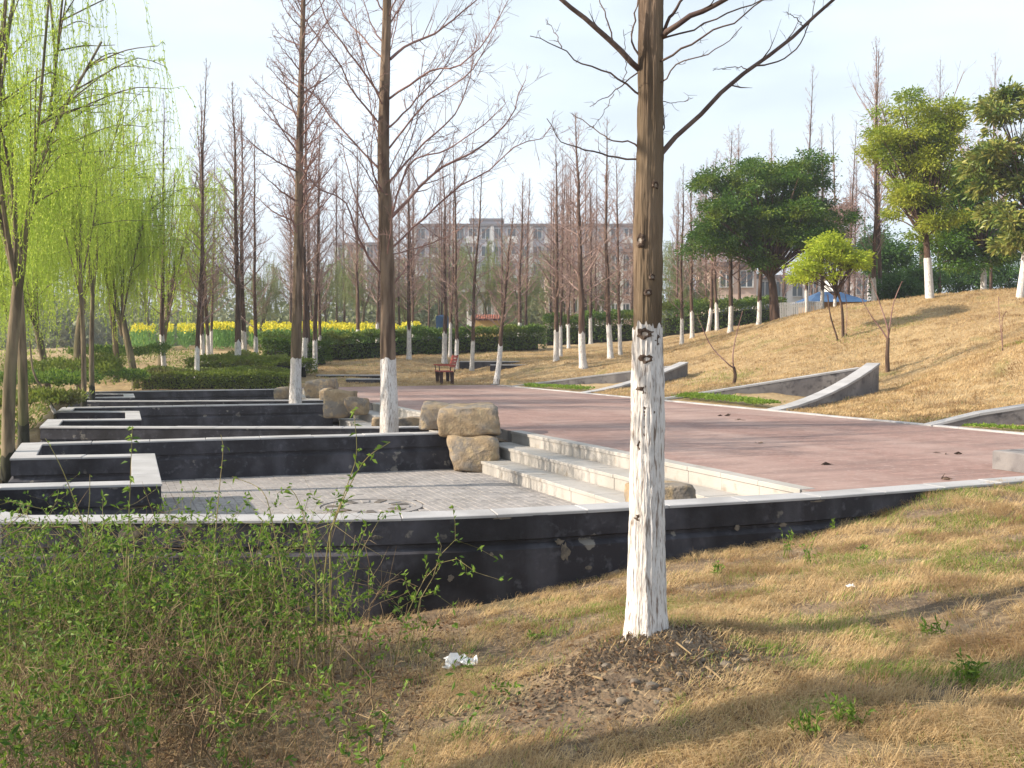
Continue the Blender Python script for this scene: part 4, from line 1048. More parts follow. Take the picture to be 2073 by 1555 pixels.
# bare wide-crowned trees over the crest
for i, (px, y, ytop, lab) in enumerate([(1860, 56, 130, "bare wide-crowned tree rising behind the yellow-green tree"), (1985, 58, 190, "bare spreading tree behind the magnolia")]):
    rng = np.random.default_rng(500 + i); z = ground_z((px - CX) / F_PX * y, y); H = D(px, ytop, y)[2] - z
    e = tag(empty('bare_tree', ((px - CX) / F_PX * y, y, z)), lab, 'tree'); T = Tubes(); C = Tubes()
    T.add(smooth_line([[0, 0, -.3], [0, 0, 0], [.1, 0, H * .35], [0, 0, H * .55]], 10), np.linspace(.2, .1, 10), 8)
    for k in range(26):
        a = rng.uniform(0, 6.28); L = rng.uniform(.3, .55) * H; b = np.array([0, 0, H * rng.uniform(.35, .6)]); d = unit(np.array([math.cos(a) * .7, math.sin(a) * .7, rng.uniform(.6, 1.2)]))
        q = smooth_line([b, b + d * L * .5 + rng.normal(0, .1, 3), b + d * L + rng.normal(0, .2, 3)], 8); C.add(q, np.linspace(.06, .012, 8), 4); grow_twigs(C, q, .03, rng, 9, .2, .4, 2, thin=.009)
    T.build('trunk', M['bark'], e); C.build('crown', M['twig_far'], e)

# ------------------------------------------------------------------ saplings on the slope
def sapling(px, py, y, stem_h, shoots, label, r=.05, dark=True):
    b = D(px, py, y); z = ground_z(b[0], b[1]); e = tag(empty('sapling', (b[0], b[1], z)), label, 'sapling', 'pruned saplings on the slope')
    T = Tubes(); C = Tubes(); rng = np.random.default_rng(int(px)); k = y / F_PX
    T.add(smooth_line([[0, 0, -.2], [0, 0, 0], [rng.normal(0, .02), 0, stem_h * .5], [0, 0, stem_h]], 8), np.linspace(r * 1.2, r * .8, 8), 8)
    for sh in shoots:
        pl = [np.array([0, 0, stem_h * .93])] + [np.array([(a - px) * k, rng.uniform(-.15, .15), D(a, bb, y)[2] - z]) for a, bb in sh]
        q = smooth_line(pl, 10); C.add(q, np.linspace(r * .45, .008, 10), 5); grow_twigs(C, q, r * .2, rng, 4, .06, .15, 1, thin=.005)
    T.build('trunk', M['bark'], e); C.build('crown', M['twig'], e)
sapling(1797, 756, 28, .95, [[(1785, 665), (1765, 640), (1740, 600)], [(1800, 655), (1808, 610), (1820, 570)], [(1795, 665), (1780, 610), (1755, 560)]], "dark-stemmed pruned sapling right of the ramp-like wall's tip", .06)
sapling(1485, 781, 27.5, .5, [[(1484, 720), (1490, 680), (1500, 630)], [(1470, 735), (1440, 700), (1410, 640)]], "small pruned sapling above the fresh green patch", .05)
sapling(2030, 692, 24, .05, [[(2026, 640), (2024, 600)], [(2034, 650), (2032, 630)]], "pair of thin bare whips high on the slope at right", .02)
sapling(1712, 672, 33.2, .1, [[(1716, 620), (1705, 560), (1690, 520)]], "thin forked whip in front of the lime-green tree", .03)

# ------------------------------------------------------------------ hedges and beds
def leafy_mass(name, label, cat, outline, y_range_h, mat, n, leaf, seed, kind=None, group=None, core=True, hfun=ground_z):
    """clipped mass: outline = list of (x, y) along its spine with half width; height h"""
    rng = np.random.default_rng(seed); half, h = y_range_h; pl = np.asarray(outline, float); m = mitre(pl)
    d = np.concatenate([[0], np.cumsum(np.linalg.norm(np.diff(pl, axis=0), axis=1))]); c = pl[len(pl) // 2]
    base = np.array([c[0], c[1], hfun(*c)])
    e = tag(empty(name, tuple(base)), label, cat, group)
    u = rng.uniform(0, d[-1], n); px_ = np.stack([np.interp(u, d, pl[:, i]) for i in (0, 1)], 1); nm = np.stack([np.interp(u, d, m[:, i]) for i in (0, 1)], 1)
    # on the top and the sides, thicker near the surface
    top_ = rng.uniform(size=n) < .55
    if not core: top_ = top_ | True
    v = np.where(top_, rng.normal(0, .5, n) if not core else rng.uniform(-1, 1, n), np.sign(rng.normal(size=n)) * rng.uniform(.85, 1.04, n)); w = np.where(top_, rng.uniform(.86, 1.05, n), rng.uniform(.1, 1, n))
    q = px_ + nm * (v * half)[:, None]; hz = hill_h(q[:, 0], q[:, 1]) if hfun is ground_z else np.full(n, base[2])
    bumps = 1 + .22 * (vnoise(q[:, 0], q[:, 1], .9, seed) - .5) + .25 * (vnoise(q[:, 0], q[:, 1], 2.6, seed + 1) - .5)
    Pn = np.stack([q[:, 0], q[:, 1], hz + w * h * bumps], 1) - base
    g = Geo(); dr = np.stack([nm[:, 0] * v, nm[:, 1] * v, np.where(top_, 1., .2)], 1) + rng.normal(0, .7, (n, 3))
    leaves_into(g, Pn, dr, rng.uniform(.7, 1.3, n) * leaf[0], rng.uniform(.7, 1.3, n) * leaf[1], rng)
    g.build('foliage', mat, e)
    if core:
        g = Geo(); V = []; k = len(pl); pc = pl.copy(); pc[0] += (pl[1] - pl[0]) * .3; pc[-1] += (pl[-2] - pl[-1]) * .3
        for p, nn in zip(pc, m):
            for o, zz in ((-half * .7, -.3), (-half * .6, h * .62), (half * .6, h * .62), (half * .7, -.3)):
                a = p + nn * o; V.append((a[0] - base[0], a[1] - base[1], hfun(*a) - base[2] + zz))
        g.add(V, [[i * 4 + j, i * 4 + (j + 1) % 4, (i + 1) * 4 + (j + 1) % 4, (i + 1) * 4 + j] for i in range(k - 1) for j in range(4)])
        g.build('hedge_core', M['core_dark'], e)
    return e
M['core_dark'] = surf('hedge_inside', (.02, .022, .012), rough=.95)  # near-black filler box behind the hedge leaves
def gx(px, y): return ((px - CX) / F_PX * y, y)
leafy_mass('hedge', "long clipped green hedge across the back of the lawn", 'hedge', resample([gx(525, 46), gx(700, 47.5), gx(900, 49), gx(1090, 51)], 16), (.9, 1.15), M['hedge'], 26000, (.13, .07), 31)
leafy_mass('hedge', "low green hedge behind the trees left of the nearest trunk", 'hedge', resample([gx(1100, 56), gx(1290, 56)], 8), (.9, 1.5), M['hedge'], 9000, (.14, .07), 32)
leafy_mass('hedge', "low dark hedge right of the nearest trunk below the pink house", 'hedge', resample([gx(1340, 54), gx(1430, 53), gx(1570, 55)], 8), (.9, 1.6), M['hedge'], 9000, (.14, .07), 33)
leafy_mass('hedge', "yellowish clipped bed behind the farthest folded wall", 'hedge', resample([gx(290, 33.6), gx(440, 33.8), gx(590, 34.2)], 10), (1.2, .55), M['cover'], 16000, (.09, .05), 34)
leafy_mass('hedge', "second yellowish clipped bed around the left grove's feet", 'hedge', resample([gx(420, 38.5), gx(520, 38), gx(600, 37.5)], 8), (1.6, .65), M['cover'], 14000, (.10, .055), 35)
leafy_mass('hedge', "dark hedge end left of the grass below the rape field", 'hedge', resample([gx(540, 43), gx(600, 43), gx(650, 44)], 6), (.8, 1.1), M['hedge'], 6000, (.12, .065), 36)
leafy_mass('ground_cover', "fresh green ground cover inside the sloping hill walls", 'plants', resample([ST(10.6, 7.55), ST(12, 7.7), ST(14.2, 7.6)], 6), (.30, .12), M['bright_cover'], 3600, (.07, .035), 37, core=False)
leafy_mass('ground_cover', "second strip of fresh ground cover within the left hill walls", 'plants', resample([ST(19.6, 7.6), ST(24, 7.5)], 6), (.28, .09), M['bright_cover'], 1800, (.07, .04), 38, core=False)
leafy_mass('ground_cover', "little fresh green tuft before the right-edge hill wall", 'plants', resample([ST(2.9, 7.5), ST(5.0, 7.45)], 6), (.16, .05), M['bright_cover'], 900, (.05, .03), 39, core=False)
# undergrowth thicket on the left bank
for i, (px, y, w, h, lab) in enumerate([(60, 27, 1.6, 1.2, "green thicket on the bank at the far left"), (130, 29, 1.5, 1.5, "leafy thicket behind the leaning pale sapling"), (200, 31, 1.3, 1.1, "thicket around the slender willow's foot"),
                                       (20, 20, 1.2, .9, "low thicket between the two leftmost willows"), (240, 38, 1.8, 1.0, "weedy bank behind the leaning willow")]):
    c = gx(px, y); leafy_mass('bank_thicket', lab, 'bush', resample([(c[0] - w, c[1]), (c[0] + w, c[1] + .3)], 4), (.9, h), M['cover'] if i % 2 else M['shrub_leaf'], 5000, (.11, .045), 50 + i, core=False,
                                 hfun=(lambda a, b: -.55) if y < 33 else ground_z)

# weeds over the left bank
rng = np.random.default_rng(70); n = 26000; yy = rng.uniform(9, 54, n); xx = rng.uniform(-.62, -.2, n) * yy; s_, t_ = to_st(np.stack([xx, yy], 1))
kp = (((t_ < BANK_T - .1) & (s_ > 1)) | ((s_ > 30) & (t_ < -1))) & (vnoise(xx, yy, .5, 12) > .3); xx, yy, s_, t_ = xx[kp], yy[kp], s_[kp], t_[kp]; n = len(xx)
hz = np.where(s_ < 26.5, bank_h(xx, yy), np.where(t_ < -6.5, bank_h(xx, yy) * (1 - np.clip((s_ - 26.5) / 6, 0, 1)) + hill_h(xx, yy) * np.clip((s_ - 26.5) / 6, 0, 1), hill_h(xx, yy)))
g = Geo(); leaves_into(g, np.stack([xx, yy, hz + rng.uniform(0, .16, n)], 1), rng.normal(0, .6, (n, 3)) + [0, 0, .7], rng.uniform(.08, .2, n), rng.uniform(.03, .06, n), rng)
tag(g.build('bank_weeds', M['cover']), "low green weeds covering the left bank", 'weeds', kind='stuff')
# rape field in flower
rng = np.random.default_rng(71); n = 20000
px_ = rng.uniform(255, 850, n); yy = rng.uniform(55, 68, n); keep = (vnoise(px_, px_ * 0, .035, 3) * .55 + vnoise(px_, yy, .09, 5) * .45 > .44) & (rng.uniform(size=n) < .3 + vnoise(px_, px_ * 0, .02, 9)); px_, yy = px_[keep], yy[keep]; n = len(px_)
xx = (px_ - CX) / F_PX * yy; zz = hill_h(xx, yy); hgt = .95 + .5 * vnoise(xx, yy, .7, 4)
g = Geo(); m = n // 2
leaves_into(g, np.stack([xx, yy, zz + hgt * rng.uniform(.9, 1.06, n)], 1), rng.normal(0, 1, (n, 3)) + [0, 0, .7], .16, .10, rng)
rape = empty('rape_field', (0, 0, 0)); rape.location = (float(xx.mean()), float(yy.mean()), 1.3); tag(rape, "yellow rape in flower beyond the left grove", 'flowers', kind='stuff')
off = np.array(rape.location); g.V = [v - off for v in g.V]
o = g.build('blossom', M['rape_yellow'], rape); o["kind"] = "stuff"
g = Geo(); leaves_into(g, np.stack([xx, yy, zz + hgt * rng.uniform(0, .8, n)], 1) - off, rng.normal(0, .4, (n, 3)) + [0, 0, 1.], .4, .09, rng)
o = g.build('stalks', M['rape_green'], rape); o["kind"] = "stuff"
# far belt of trees
rng = np.random.default_rng(72); g = Geo()
for k in range(420):
    px = rng.uniform(-300, 1400) if k < 320 else rng.uniform(1380, 2200); y = rng.uniform(95, 125); r = rng.uniform(1.6, 3.0); c = np.array([(px - CX) / F_PX * y, y, 1.2 + abs(rng.normal(0, .45)) * 4.5 + .6]); q = c + rng.normal(0, .5, (150, 3)) * r * [1.3, 1, 1]
    leaves_into(g, q, rng.normal(size=(150, 3)), .62, .42, rng)
o = g.build('far_woods', leafmat('far_wood_leaf', (.13, .17, .075), (.21, .22, .12), .3)); tag(o, "misty low belt of trees along the horizon", 'woods', kind='stuff')
# ------------------------------------------------------------------ buildings
M['b_grey'] = surf('grey_mauve_render', (.50, .48, .52), [(.4, (.44, .42, .46), .4, .6)], rough=.9)
M['b_pink'] = surf('pink_render', (.66, .50, .42), [(.5, (.58, .44, .37), .4, .6)], rough=.9)
M['b_white'] = surf('white_render', (.68, .67, .66), [(.5, (.58, .58, .58), .4, .6)], rough=.9)
M['b_cream'] = surf('yellow_ochre_render', (.55, .40, .17), [(.8, (.46, .33, .14), .4, .6)], rough=.9)
M['glass'] = surf('window_glass', (.10, .125, .145), rough=.15, spec=.6)
M['frame'] = surf('pale_window_frame', (.55, .55, .55), rough=.6)
M['tile'] = surf('red_roof_tile', (.32, .12, .08), [(3, (.24, .09, .06), .4, .6)], rough=.8)
M['blue_roof'] = surf('blue_roof_sheet', (.03, .085, .20), [(1, (.045, .12, .26), .4, .6)], rough=.5)
M['slate'] = surf('grey_roof', (.19, .18, .19), rough=.8)
win_cache = {}
def window_mesh(w, h):
    k = (round(w, 2), round(h, 2))
    if k not in win_cache:
        g = Geo(); box(g, -w / 2, w / 2, -.02, .03, 0, h); p = g.mesh('pane'); p.materials.append(M['glass'])
        g = Geo(); b = .09
        for a in ((-w / 2 - b, -w / 2, -b, h + b), (w / 2, w / 2 + b, -b, h + b), (-w / 2, w / 2, -b, 0), (-w / 2, w / 2, h, h + b), (-.04, .04, 0, h)): box(g, a[0], a[1], -.12, .04, a[2], a[3])
        f = g.mesh('window'); f.materials.append(M['frame']); win_cache[k] = (p, f)
    return win_cache[k]
def building(label, px0, px1, py_top, y, wallmat, floors, cols, depth=10, base=1.2, roof=None, win=(1.5, 1.5), balc=False, rz=0.0, pier=None):
    x0, x1 = (px0 - CX) / F_PX * y, (px1 - CX) / F_PX * y; zt = D(px0, py_top, y)[2]; H = zt - base; W = x1 - x0
    e = tag(empty('building', ((x0 + x1) / 2, y, base), rz), label, 'building')
    g = Geo(); box(g, -W / 2, W / 2, 0, depth, -1, H); g.build('wall', wallmat, e)
    g = Geo(); box(g, -W / 2 - .4, W / 2 + .4, -.4, depth + .4, H, H + .35); r = g.build('roof', M['slate'], e)
    if roof:
        g = Geo(); g.add([(-W / 2 - .5, -.6, H + .35), (W / 2 + .5, -.6, H + .35), (W / 2 + .5, depth + .6, H + .35), (-W / 2 - .5, depth + .6, H + .35), (-W / 2 + W * .2, depth / 2, H + 1.9), (W / 2 - W * .2, depth / 2, H + 1.9)],
                         [[0, 1, 5, 4], [2, 3, 4, 5]], [[1, 2, 5], [3, 0, 4]]); g.build('tiles', roof, r)
    fh = H / floors
    for c in range(cols):
        cx = -W / 2 + (c + .5) * W / cols
        if pier and c % pier == 0:
            g = Geo(); box(g, cx - W / cols / 2 - .25, cx - W / cols / 2 + .25, -.35, -.002, -1, H); g.build('pier', M['b_white'], e)
        for f in range(floors):
            ww = min(win[0], W / cols * .62); hh = min(win[1], fh * .6); p, fr = window_mesh(ww, hh)
            o = link('window', fr, None, e); o.location = (cx, -.05, f * fh + fh * .28); q = link('pane', p, None, o)
            if balc and c % 3 == 1:
                g = Geo(); bw = W / cols * .95; box(g, cx - bw / 2, cx + bw / 2, -1.1, -.06, f * fh + .02, f * fh + .14); box(g, cx - bw / 2, cx + bw / 2, -1.1, -1.04, f * fh + .14, f * fh + 1.0); g.build('balcony', M['b_white'], e)
    return e
building("wide grey apartment block, its top storeys above the bare trees", 840, 1310, 458, 150, M['b_grey'], 7, 18, 14, balc=True, pier=3)
building("narrow taller grey block left of the wide apartment block", 955, 1015, 447, 165, M['b_grey'], 7, 3, 12, balc=True)
building("pale slab block with white piers left of the second large tree", 683, 760, 497, 130, M['b_grey'], 6, 4, 10, pier=1)
building("grey housing block behind the second large tree, blue-tinged windows", 765, 880, 530, 125, M['b_grey'], 5, 6, 10, pier=2, balc=True)
building("small white villa with red tile roof behind the lawn trees", 945, 1000, 600, 88, M['b_white'], 2, 2, 8, roof=M['slate'])
building("cream-pink house left of the nearest trunk, behind the lawn trees", 1108, 1182, 545, 92, M['b_pink'], 3, 3, 9)
building("pink and white house whose corner shows just left of the nearest trunk", 1212, 1298, 512, 90, M['b_pink'], 4, 4, 9, pier=2)
building("bright pink house below the dark dome tree", 1448, 1530, 540, 84, M['b_pink'], 3, 2, 9, roof=M['slate'], win=(1.0, 1.3))
building("white and blue-grey house with wide windows right of the pink house", 1530, 1660, 565, 88, M['b_white'], 3, 4, 9, pier=1, win=(2.2, 1.7))
building("grey-white house seen through the crest trees at right", 1690, 1860, 560, 92, M['b_white'], 3, 5, 9, pier=1, win=(1.6, 1.5))
# blue-roofed pavilion
y = 56; c = D(1695, 640, y); z0 = ground_z(c[0], y); e = tag(empty('pavilion', (c[0], y, z0)), "low wooden pavilion with blue roof behind the hill crest", 'pavilion')
k = y / F_PX; H = D(1695, 612, y)[2] - z0
g = Geo(); box(g, -48 * k, 48 * k, 0, 3, -.5, H); g.build('wall', surf('varnished_planks', (.42, .24, .08), [(3, (.33, .18, .06), .4, .6)], rough=.7), e)
g = Geo(); w = 62 * k; h2 = 24 * k; g.add([(-w, -.6, H), (w, -.6, H), (w, 3.6, H), (-w, 3.6, H), (-w * .35, 1.5, H + h2), (w * .35, 1.5, H + h2)], [[0, 1, 5, 4], [2, 3, 4, 5], [0, 3, 2, 1]], [[1, 2, 5], [3, 0, 4]]); g.build('roof', M['blue_roof'], e)
# ochre garden wall with tile cap
y = 62; a, b = D(955, 648, y), D(1012, 648, y); e = tag(empty('garden_wall', (a[0], y, ground_z(a[0], y))), "short ochre garden wall capped with red tiles behind the hedge", 'wall')
W = b[0] - a[0]; H = a[2] - e.location[2]
g = Geo(); box(g, 0, W, 0, .3, -.5, H); g.build('wall_body', M['b_cream'], e)
for i in range(12):
    T = Tubes(); xx_ = (i + .5) * W / 12; T.add([[xx_, -.35, H + .02], [xx_, 0.15, H + .3]], [.08, .08], 6); T.build('roof_tile', M['tile'], e)
# white picket fence
y = 50.0; e = tag(empty('picket_fence', (*gx(1565, y), ground_z(*gx(1565, y)))), "white picket fence along the crest behind the lime-green tree", 'fence')
b0 = np.array(e.location)
for i in range(26):
    px = 1568 + i * 3.6; x, yy_ = gx(px, y); zz_ = ground_z(x, y) - b0[2]; g = Geo(); box(g, x - b0[0] - .03, x - b0[0] + .03, -.015, .015, zz_ - .1, zz_ + 1.0); g.build('picket', M['b_white'], e)
T = Tubes(); x0_, x1_ = gx(1566, y)[0] - b0[0], gx(1660, y)[0] - b0[0]
for h in (.3, .8): T.add([[x0_, .03, ground_z(*gx(1566, y)) - b0[2] + h], [x1_, .03, ground_z(*gx(1660, y)) - b0[2] + h]], .025, 4)
T.build('rail', M['b_white'], e)
# blue tarpaulined stall and a blue parasol
y = 70; a, b = D(884, 668, y), D(906, 640, y); g = Geo(); W = b[0] - a[0]; H = b[2] - ground_z(a[0], y)
g.add([(0, 0, -.4), (W, 0, -.4), (W, 1.2, -.4), (0, 1.2, -.4), (-.05, -.1, H), (W + .05, -.1, H), (W, 1.3, H * .92), (0, 1.3, H * .92), (W * .5, .5, H * 1.06)], [[0, 1, 5, 4], [1, 2, 6, 5], [2, 3, 7, 6], [3, 0, 4, 7]], [[4, 5, 8], [5, 6, 8], [6, 7, 8], [7, 4, 8]])
o = g.build('tarpaulin_stack', M['blue_roof']); o.location = (a[0], y, ground_z(a[0], y)); tag(o, "blue tarpaulin-covered stack behind the hedge", 'tarpaulin')

# ------------------------------------------------------------------ small walls on the lawn, bench, block
def low_wall(px0, px1, py0, py1, y, label, w=.35):
    a, b = D(px0, py1, y), D(px1, py1, y); zt = D(px0, py0, y)[2]
    e = tag(empty('low_wall', tuple(a)), label, 'wall', 'low walls on the lawn'); g = Geo(); L = b[0] - a[0]
    box(g, 0, L, 0, w, -.4, zt - a[2]); g.build('wall_body', M['dark_wall'], e)
    n = max(1, round(L / .9))
    for i in range(n):
        g = Geo(); box(g, i * L / n + .003, (i + 1) * L / n - .003, -.02, w + .02, zt - a[2] + .001, zt - a[2] + .04, .006); g.build('coping_stone', M['coping'], e)
low_wall(640, 775, 761, 766, 38.5, "low black wall in the grass left of the bench")
low_wall(700, 790, 769, 776, 36.6, "shorter low black wall nearer the plaza corner")
low_wall(930, 1052, 733, 739, 42.5, "low dark wall in the lawn behind the leaning tree", .3)
low_wall(992, 1072, 740, 746, 41.0, "short low wall with pale cap in front of the longer one", .3)
# red slatted bench
M['bench'] = surf('red_bench_wood', (.33, .055, .035), [(6, (.24, .04, .03), .4, .6)], rough=.6)
M['bench_iron'] = surf('dark_bench_iron', (.05, .025, .02), rough=.6)
bp = D(900, 775, 37.0); bz = ground_z(bp[0], bp[1])
be = tag(empty('park_bench', (bp[0], bp[1], bz), math.atan2(D1[1], D1[0]) - math.pi / 2 - .2), "red slatted park bench seen from its end on the dry lawn", 'bench')
# local: y runs along the bench, seat faces -x
for i in range(4):
    g = Geo(); box(g, -.28 + i * .135, -.17 + i * .135, -.75, .75, .43, .465, .006); g.build('seat_slat', M['bench'], be)
for i in range(4):
    z0 = .60 + i * .115; g = Geo(); x_ = .27 + i * .028
    box_into(g, [(x_, -.75, z0), (x_ + .03, -.75, z0), (x_ + .03, .75, z0), (x_, .75, z0), (x_ + .025, -.75, z0 + .095), (x_ + .055, -.75, z0 + .095), (x_ + .055, .75, z0 + .095), (x_ + .025, .75, z0 + .095)]); g.build('back_slat', M['bench'], be)
for yy_ in (-.62, .62):
    for x_ in (-.22, .18):
        g = Geo(); box_into(g, [(x_ - .03, yy_ - .03, -.05), (x_ + .08, yy_ - .03, -.05), (x_ + .08, yy_ + .03, -.05), (x_ - .03, yy_ + .03, -.05), (x_ - .06, yy_ - .03, .428), (x_ + .09, yy_ - .03, .428), (x_ + .09, yy_ + .03, .428), (x_ - .06, yy_ + .03, .428)]); g.build('leg', M['bench_iron'], be)
    T = Tubes(); T.add([[.30, yy_, .43], [.32, yy_, .7], [.42, yy_, 1.06]], .022, 6); T.build('back_support', M['bench_iron'], be)
    g = Geo(); box(g, -.34, .34, yy_ - .035, yy_ + .035, .66, .70, .006); g.build('armrest', M['bench'], be)
    T = Tubes(); T.add([[-.28, yy_, .66], [-.26, yy_, .46]], .02, 6); T.build('arm_support', M['bench_iron'], be)
# stone block at the right edge of the plaza
g = Geo(); st_box(g, -.3, .3, -.6, .6, 0, .21, .015)
c = G(2090, 955)[:2]; g.V = [v - np.array([*P0, 0]) for v in g.V]
o = g.build('stone_block', M['grey_wall']); o.location = (c[0] + .35, c[1] + .2, .002); tag(o, "low rough stone block on the plaza at the right edge", 'block')

# ------------------------------------------------------------------ grass
def blades(n, P, hmin, hmax, w, lean, rng):
    m = len(P); a = 9 * vnoise(P[:, 0], P[:, 1], 1.3, 91) + 5 * vnoise(P[:, 0], P[:, 1], 5, 92) + rng.normal(0, 1.1, m); h = rng.uniform(hmin, hmax, m)
    d = np.stack([np.cos(a), np.sin(a), np.zeros(m)], 1); s = np.stack([-np.sin(a + .6), np.cos(a + .6), np.zeros(m)], 1)
    ln = rng.uniform(lean[0], lean[1], m)[:, None]; wd = (w * rng.uniform(.6, 1.3, m))[:, None]; hh = h[:, None]; up = np.array([0, 0, 1.])
    mid = P + d * hh * ln * .35 + up * hh * .6; tip = P + d * hh * ln + up * hh * (1 - .35 * ln)
    V = np.stack([P - s * wd, P + s * wd, mid + s * wd * .6, tip, mid - s * wd * .6], 1)
    g = Geo(); i = np.arange(m) * 5
    g.add(V.reshape(-1, 3), np.stack([i, i + 1, i + 2, i + 4], 1), np.stack([i + 4, i + 2, i + 3], 1))
    return g
rng = np.random.default_rng(21)
# foreground turf
N_ = 760000
yy = 2.6 + 7.6 * rng.uniform(0, 1, N_) ** 1.15; xx = rng.uniform(-.56, .78, N_) * (yy + .6)
s_, t_ = to_st(np.stack([xx, yy], 1)); keep = s_ < wall_s(t_) - .17
dT = np.hypot(xx - TREE1[0] - .15, (yy - TREE1[1] + .35) * 1.5)
bare = np.maximum(np.exp(-(((xx - .42) / .85) ** 2 + ((yy - 4.75) / .48) ** 2) ** 2) * .97, np.exp(-(np.hypot(xx - TREE1[0] + .62, (yy - TREE1[1] + .45) * 1.6) / .5) ** 2) * .85)
cl = vnoise(xx, yy, 2.2, 31) * .6 + vnoise(xx, yy, 7, 32) * .4
shr = (xx < -.45 - .1 * (5 - yy)) & (yy > 2.5)
keep &= (rng.uniform(size=N_) > bare) & (rng.uniform(size=N_) < np.clip((cl - .28) * 3.2, .05, 1)) & ~(shr & (rng.uniform(size=N_) < .82))
xx, yy = xx[keep][:310000], yy[keep][:310000]; zz = fore_h(xx, yy); P = np.stack([xx, yy, zz - .005], 1)
tall = .6 + .9 * vnoise(xx, yy, 3.1, 33)
gm = vnoise(xx, yy, 1.1, 41) * .5 + vnoise(xx, yy, 4.2, 42) * .5; green = (rng.uniform(size=len(xx)) < np.clip((gm - .52) * 2.2, .02, .5))
g = blades(0, P[~green], .022, .075, .0016, (.6, 2.1), rng); tag(g.build('dry_turf', M['grass_dry']), "short dry straw-coloured grass on the near slope", 'grass', kind='stuff')
g = blades(0, P[green], .03, .075, .0019, (.3, 1.2), rng); tag(g.build('green_turf', M['grass_green']), "fresh green blades mixed through the near dry grass", 'grass', kind='stuff')
# tussocks standing out of the turf
nt3 = 420; ty = 2.9 + 6.5 * rng.uniform(0, 1, nt3); tx = rng.uniform(-.3, .56, nt3) * ty; s_, t_ = to_st(np.stack([tx, ty], 1)); ok = (s_ < wall_s(t_) - .25) & (((tx - .45) / .95) ** 2 + ((ty - 4.8) / .6) ** 2 > 1); tx, ty = tx[ok], ty[ok]
rep = 46; ax_ = np.repeat(tx, rep) + rng.normal(0, .035, len(tx) * rep); ay_ = np.repeat(ty, rep) + rng.normal(0, .035, len(tx) * rep)
g = blades(0, np.stack([ax_, ay_, fore_h(ax_, ay_) - .005], 1), .04, .11, .0015, (.5, 1.6), rng); tag(g.build('grass_tussocks', M['grass_dry']), "longer pale tussocks among the near dry turf", 'grass', kind='stuff')
# hill and lawn turf
N_ = 520000
yy = 16 + 34 * rng.uniform(0, 1, N_) ** 1.3; xx = rng.uniform(-.2, .66, N_) * yy
s_, t_ = to_st(np.stack([xx, yy], 1)); keep = ((t_ > PLAZA_W + .05) | (s_ > 26.7))
for bs, fs, asx, off_ in ((14.7, 9.95, 12.3, 4.85), (24.6, 19.0, 21.6, 5.1), (5.6, .5, 3.0, 5.5)):
    q = np.clip((t_ - PLAZA_W) / off_, 0, 1); lo_ = fs + (asx - fs) * q; hi_ = bs + (asx - bs) * q
    keep &= ~((s_ > lo_ - .2) & (s_ < hi_ + .3) & (t_ < PLAZA_W + off_))
cl = vnoise(xx, yy, .9, 51) * .5 + vnoise(xx, yy, 3, 52) * .5
keep &= rng.uniform(size=N_) < .15 + 1.2 * cl
xx, yy = xx[keep][:230000], yy[keep][:230000]; P = np.stack([xx, yy, hill_h(xx, yy) - .01], 1)
gm = vnoise(xx, yy, .45, 61); green = rng.uniform(size=len(xx)) < np.clip((gm - .66) * 1.8, .01, .5)
g = blades(0, P[~green], .05, .13, .006, (.5, 1.6), rng); tag(g.build('hill_turf', M['grass_dry']), "dry tan grass over the hill and far lawn", 'grass', kind='stuff')
g = blades(0, P[green], .05, .12, .006, (.3, 1.2), rng); tag(g.build('hill_green_turf', M['grass_green']), "green tinge of new blades over the far lawn", 'grass', kind='stuff')

# weeds in the near turf
def weed(px, py, h, n, label, seed):
    d = ray(px, py); # march down to the slope
    tt = np.linspace(2, 12, 900); q = np.array([0, 0, EYE]) + d * tt[:, None]; hz = fore_h(q[:, 0], q[:, 1]); k = int(np.argmax(q[:, 2] < hz)); b = q[k]
    e = tag(empty('weed', (b[0], b[1], hz[k])), label, 'weed', 'green weeds in the turf'); r = np.random.default_rng(seed); T = Tubes(); g = Geo()
    for i in range(n):
        a = r.uniform(0, 6.28); p = np.array([r.normal(0, .02), r.normal(0, .02), 0]); tip = p + np.array([math.cos(a) * h * .3, math.sin(a) * h * .3, h * r.uniform(.5, 1)])
        m = (p + tip) / 2 + [0, 0, h * .1]; T.add([p, m, tip], [.003, .002, .001], 3)
        qs = np.array([p * (1 - u) + tip * u for u in np.linspace(.3, 1, 6)]); leaves_into(g, qs, r.normal(size=(6, 3)) + [0, 0, .6], .035, .012, r)
    T.build('stem', M['grass_green'], e)['kind'] = 'stuff'; g.build('foliage', M['shrub_leaf'], e)
for i, a in enumerate([(1590, 1130, .28, 5, "tall thin green weed on the near slope's upper edge"), (1635, 1148, .22, 7, "spreading green weed right of the tall thin one"), (1450, 1165, .10, 8, "low green tuft just right of the nearest trunk"),
                       (1690, 1075, .09, 6, "small green sprig at the foot of the near wall"), (1720, 1475, .12, 12, "leafy weed at the bottom, in the tree's shadow"), (1885, 1290, .10, 10, "green weed clump in the middle of the right turf"),
                       (1960, 1385, .12, 16, "broad green weed near the lower right corner"), (1640, 1490, .10, 10, "green weed low down right of the trunk"), (1745, 1120, .07, 6, "tiny weed among the sunlit straw at right"), (1080, 1300, .06, 7, "tiny weed left of the nearest trunk's foot")]):
    weed(*a, 700 + i)

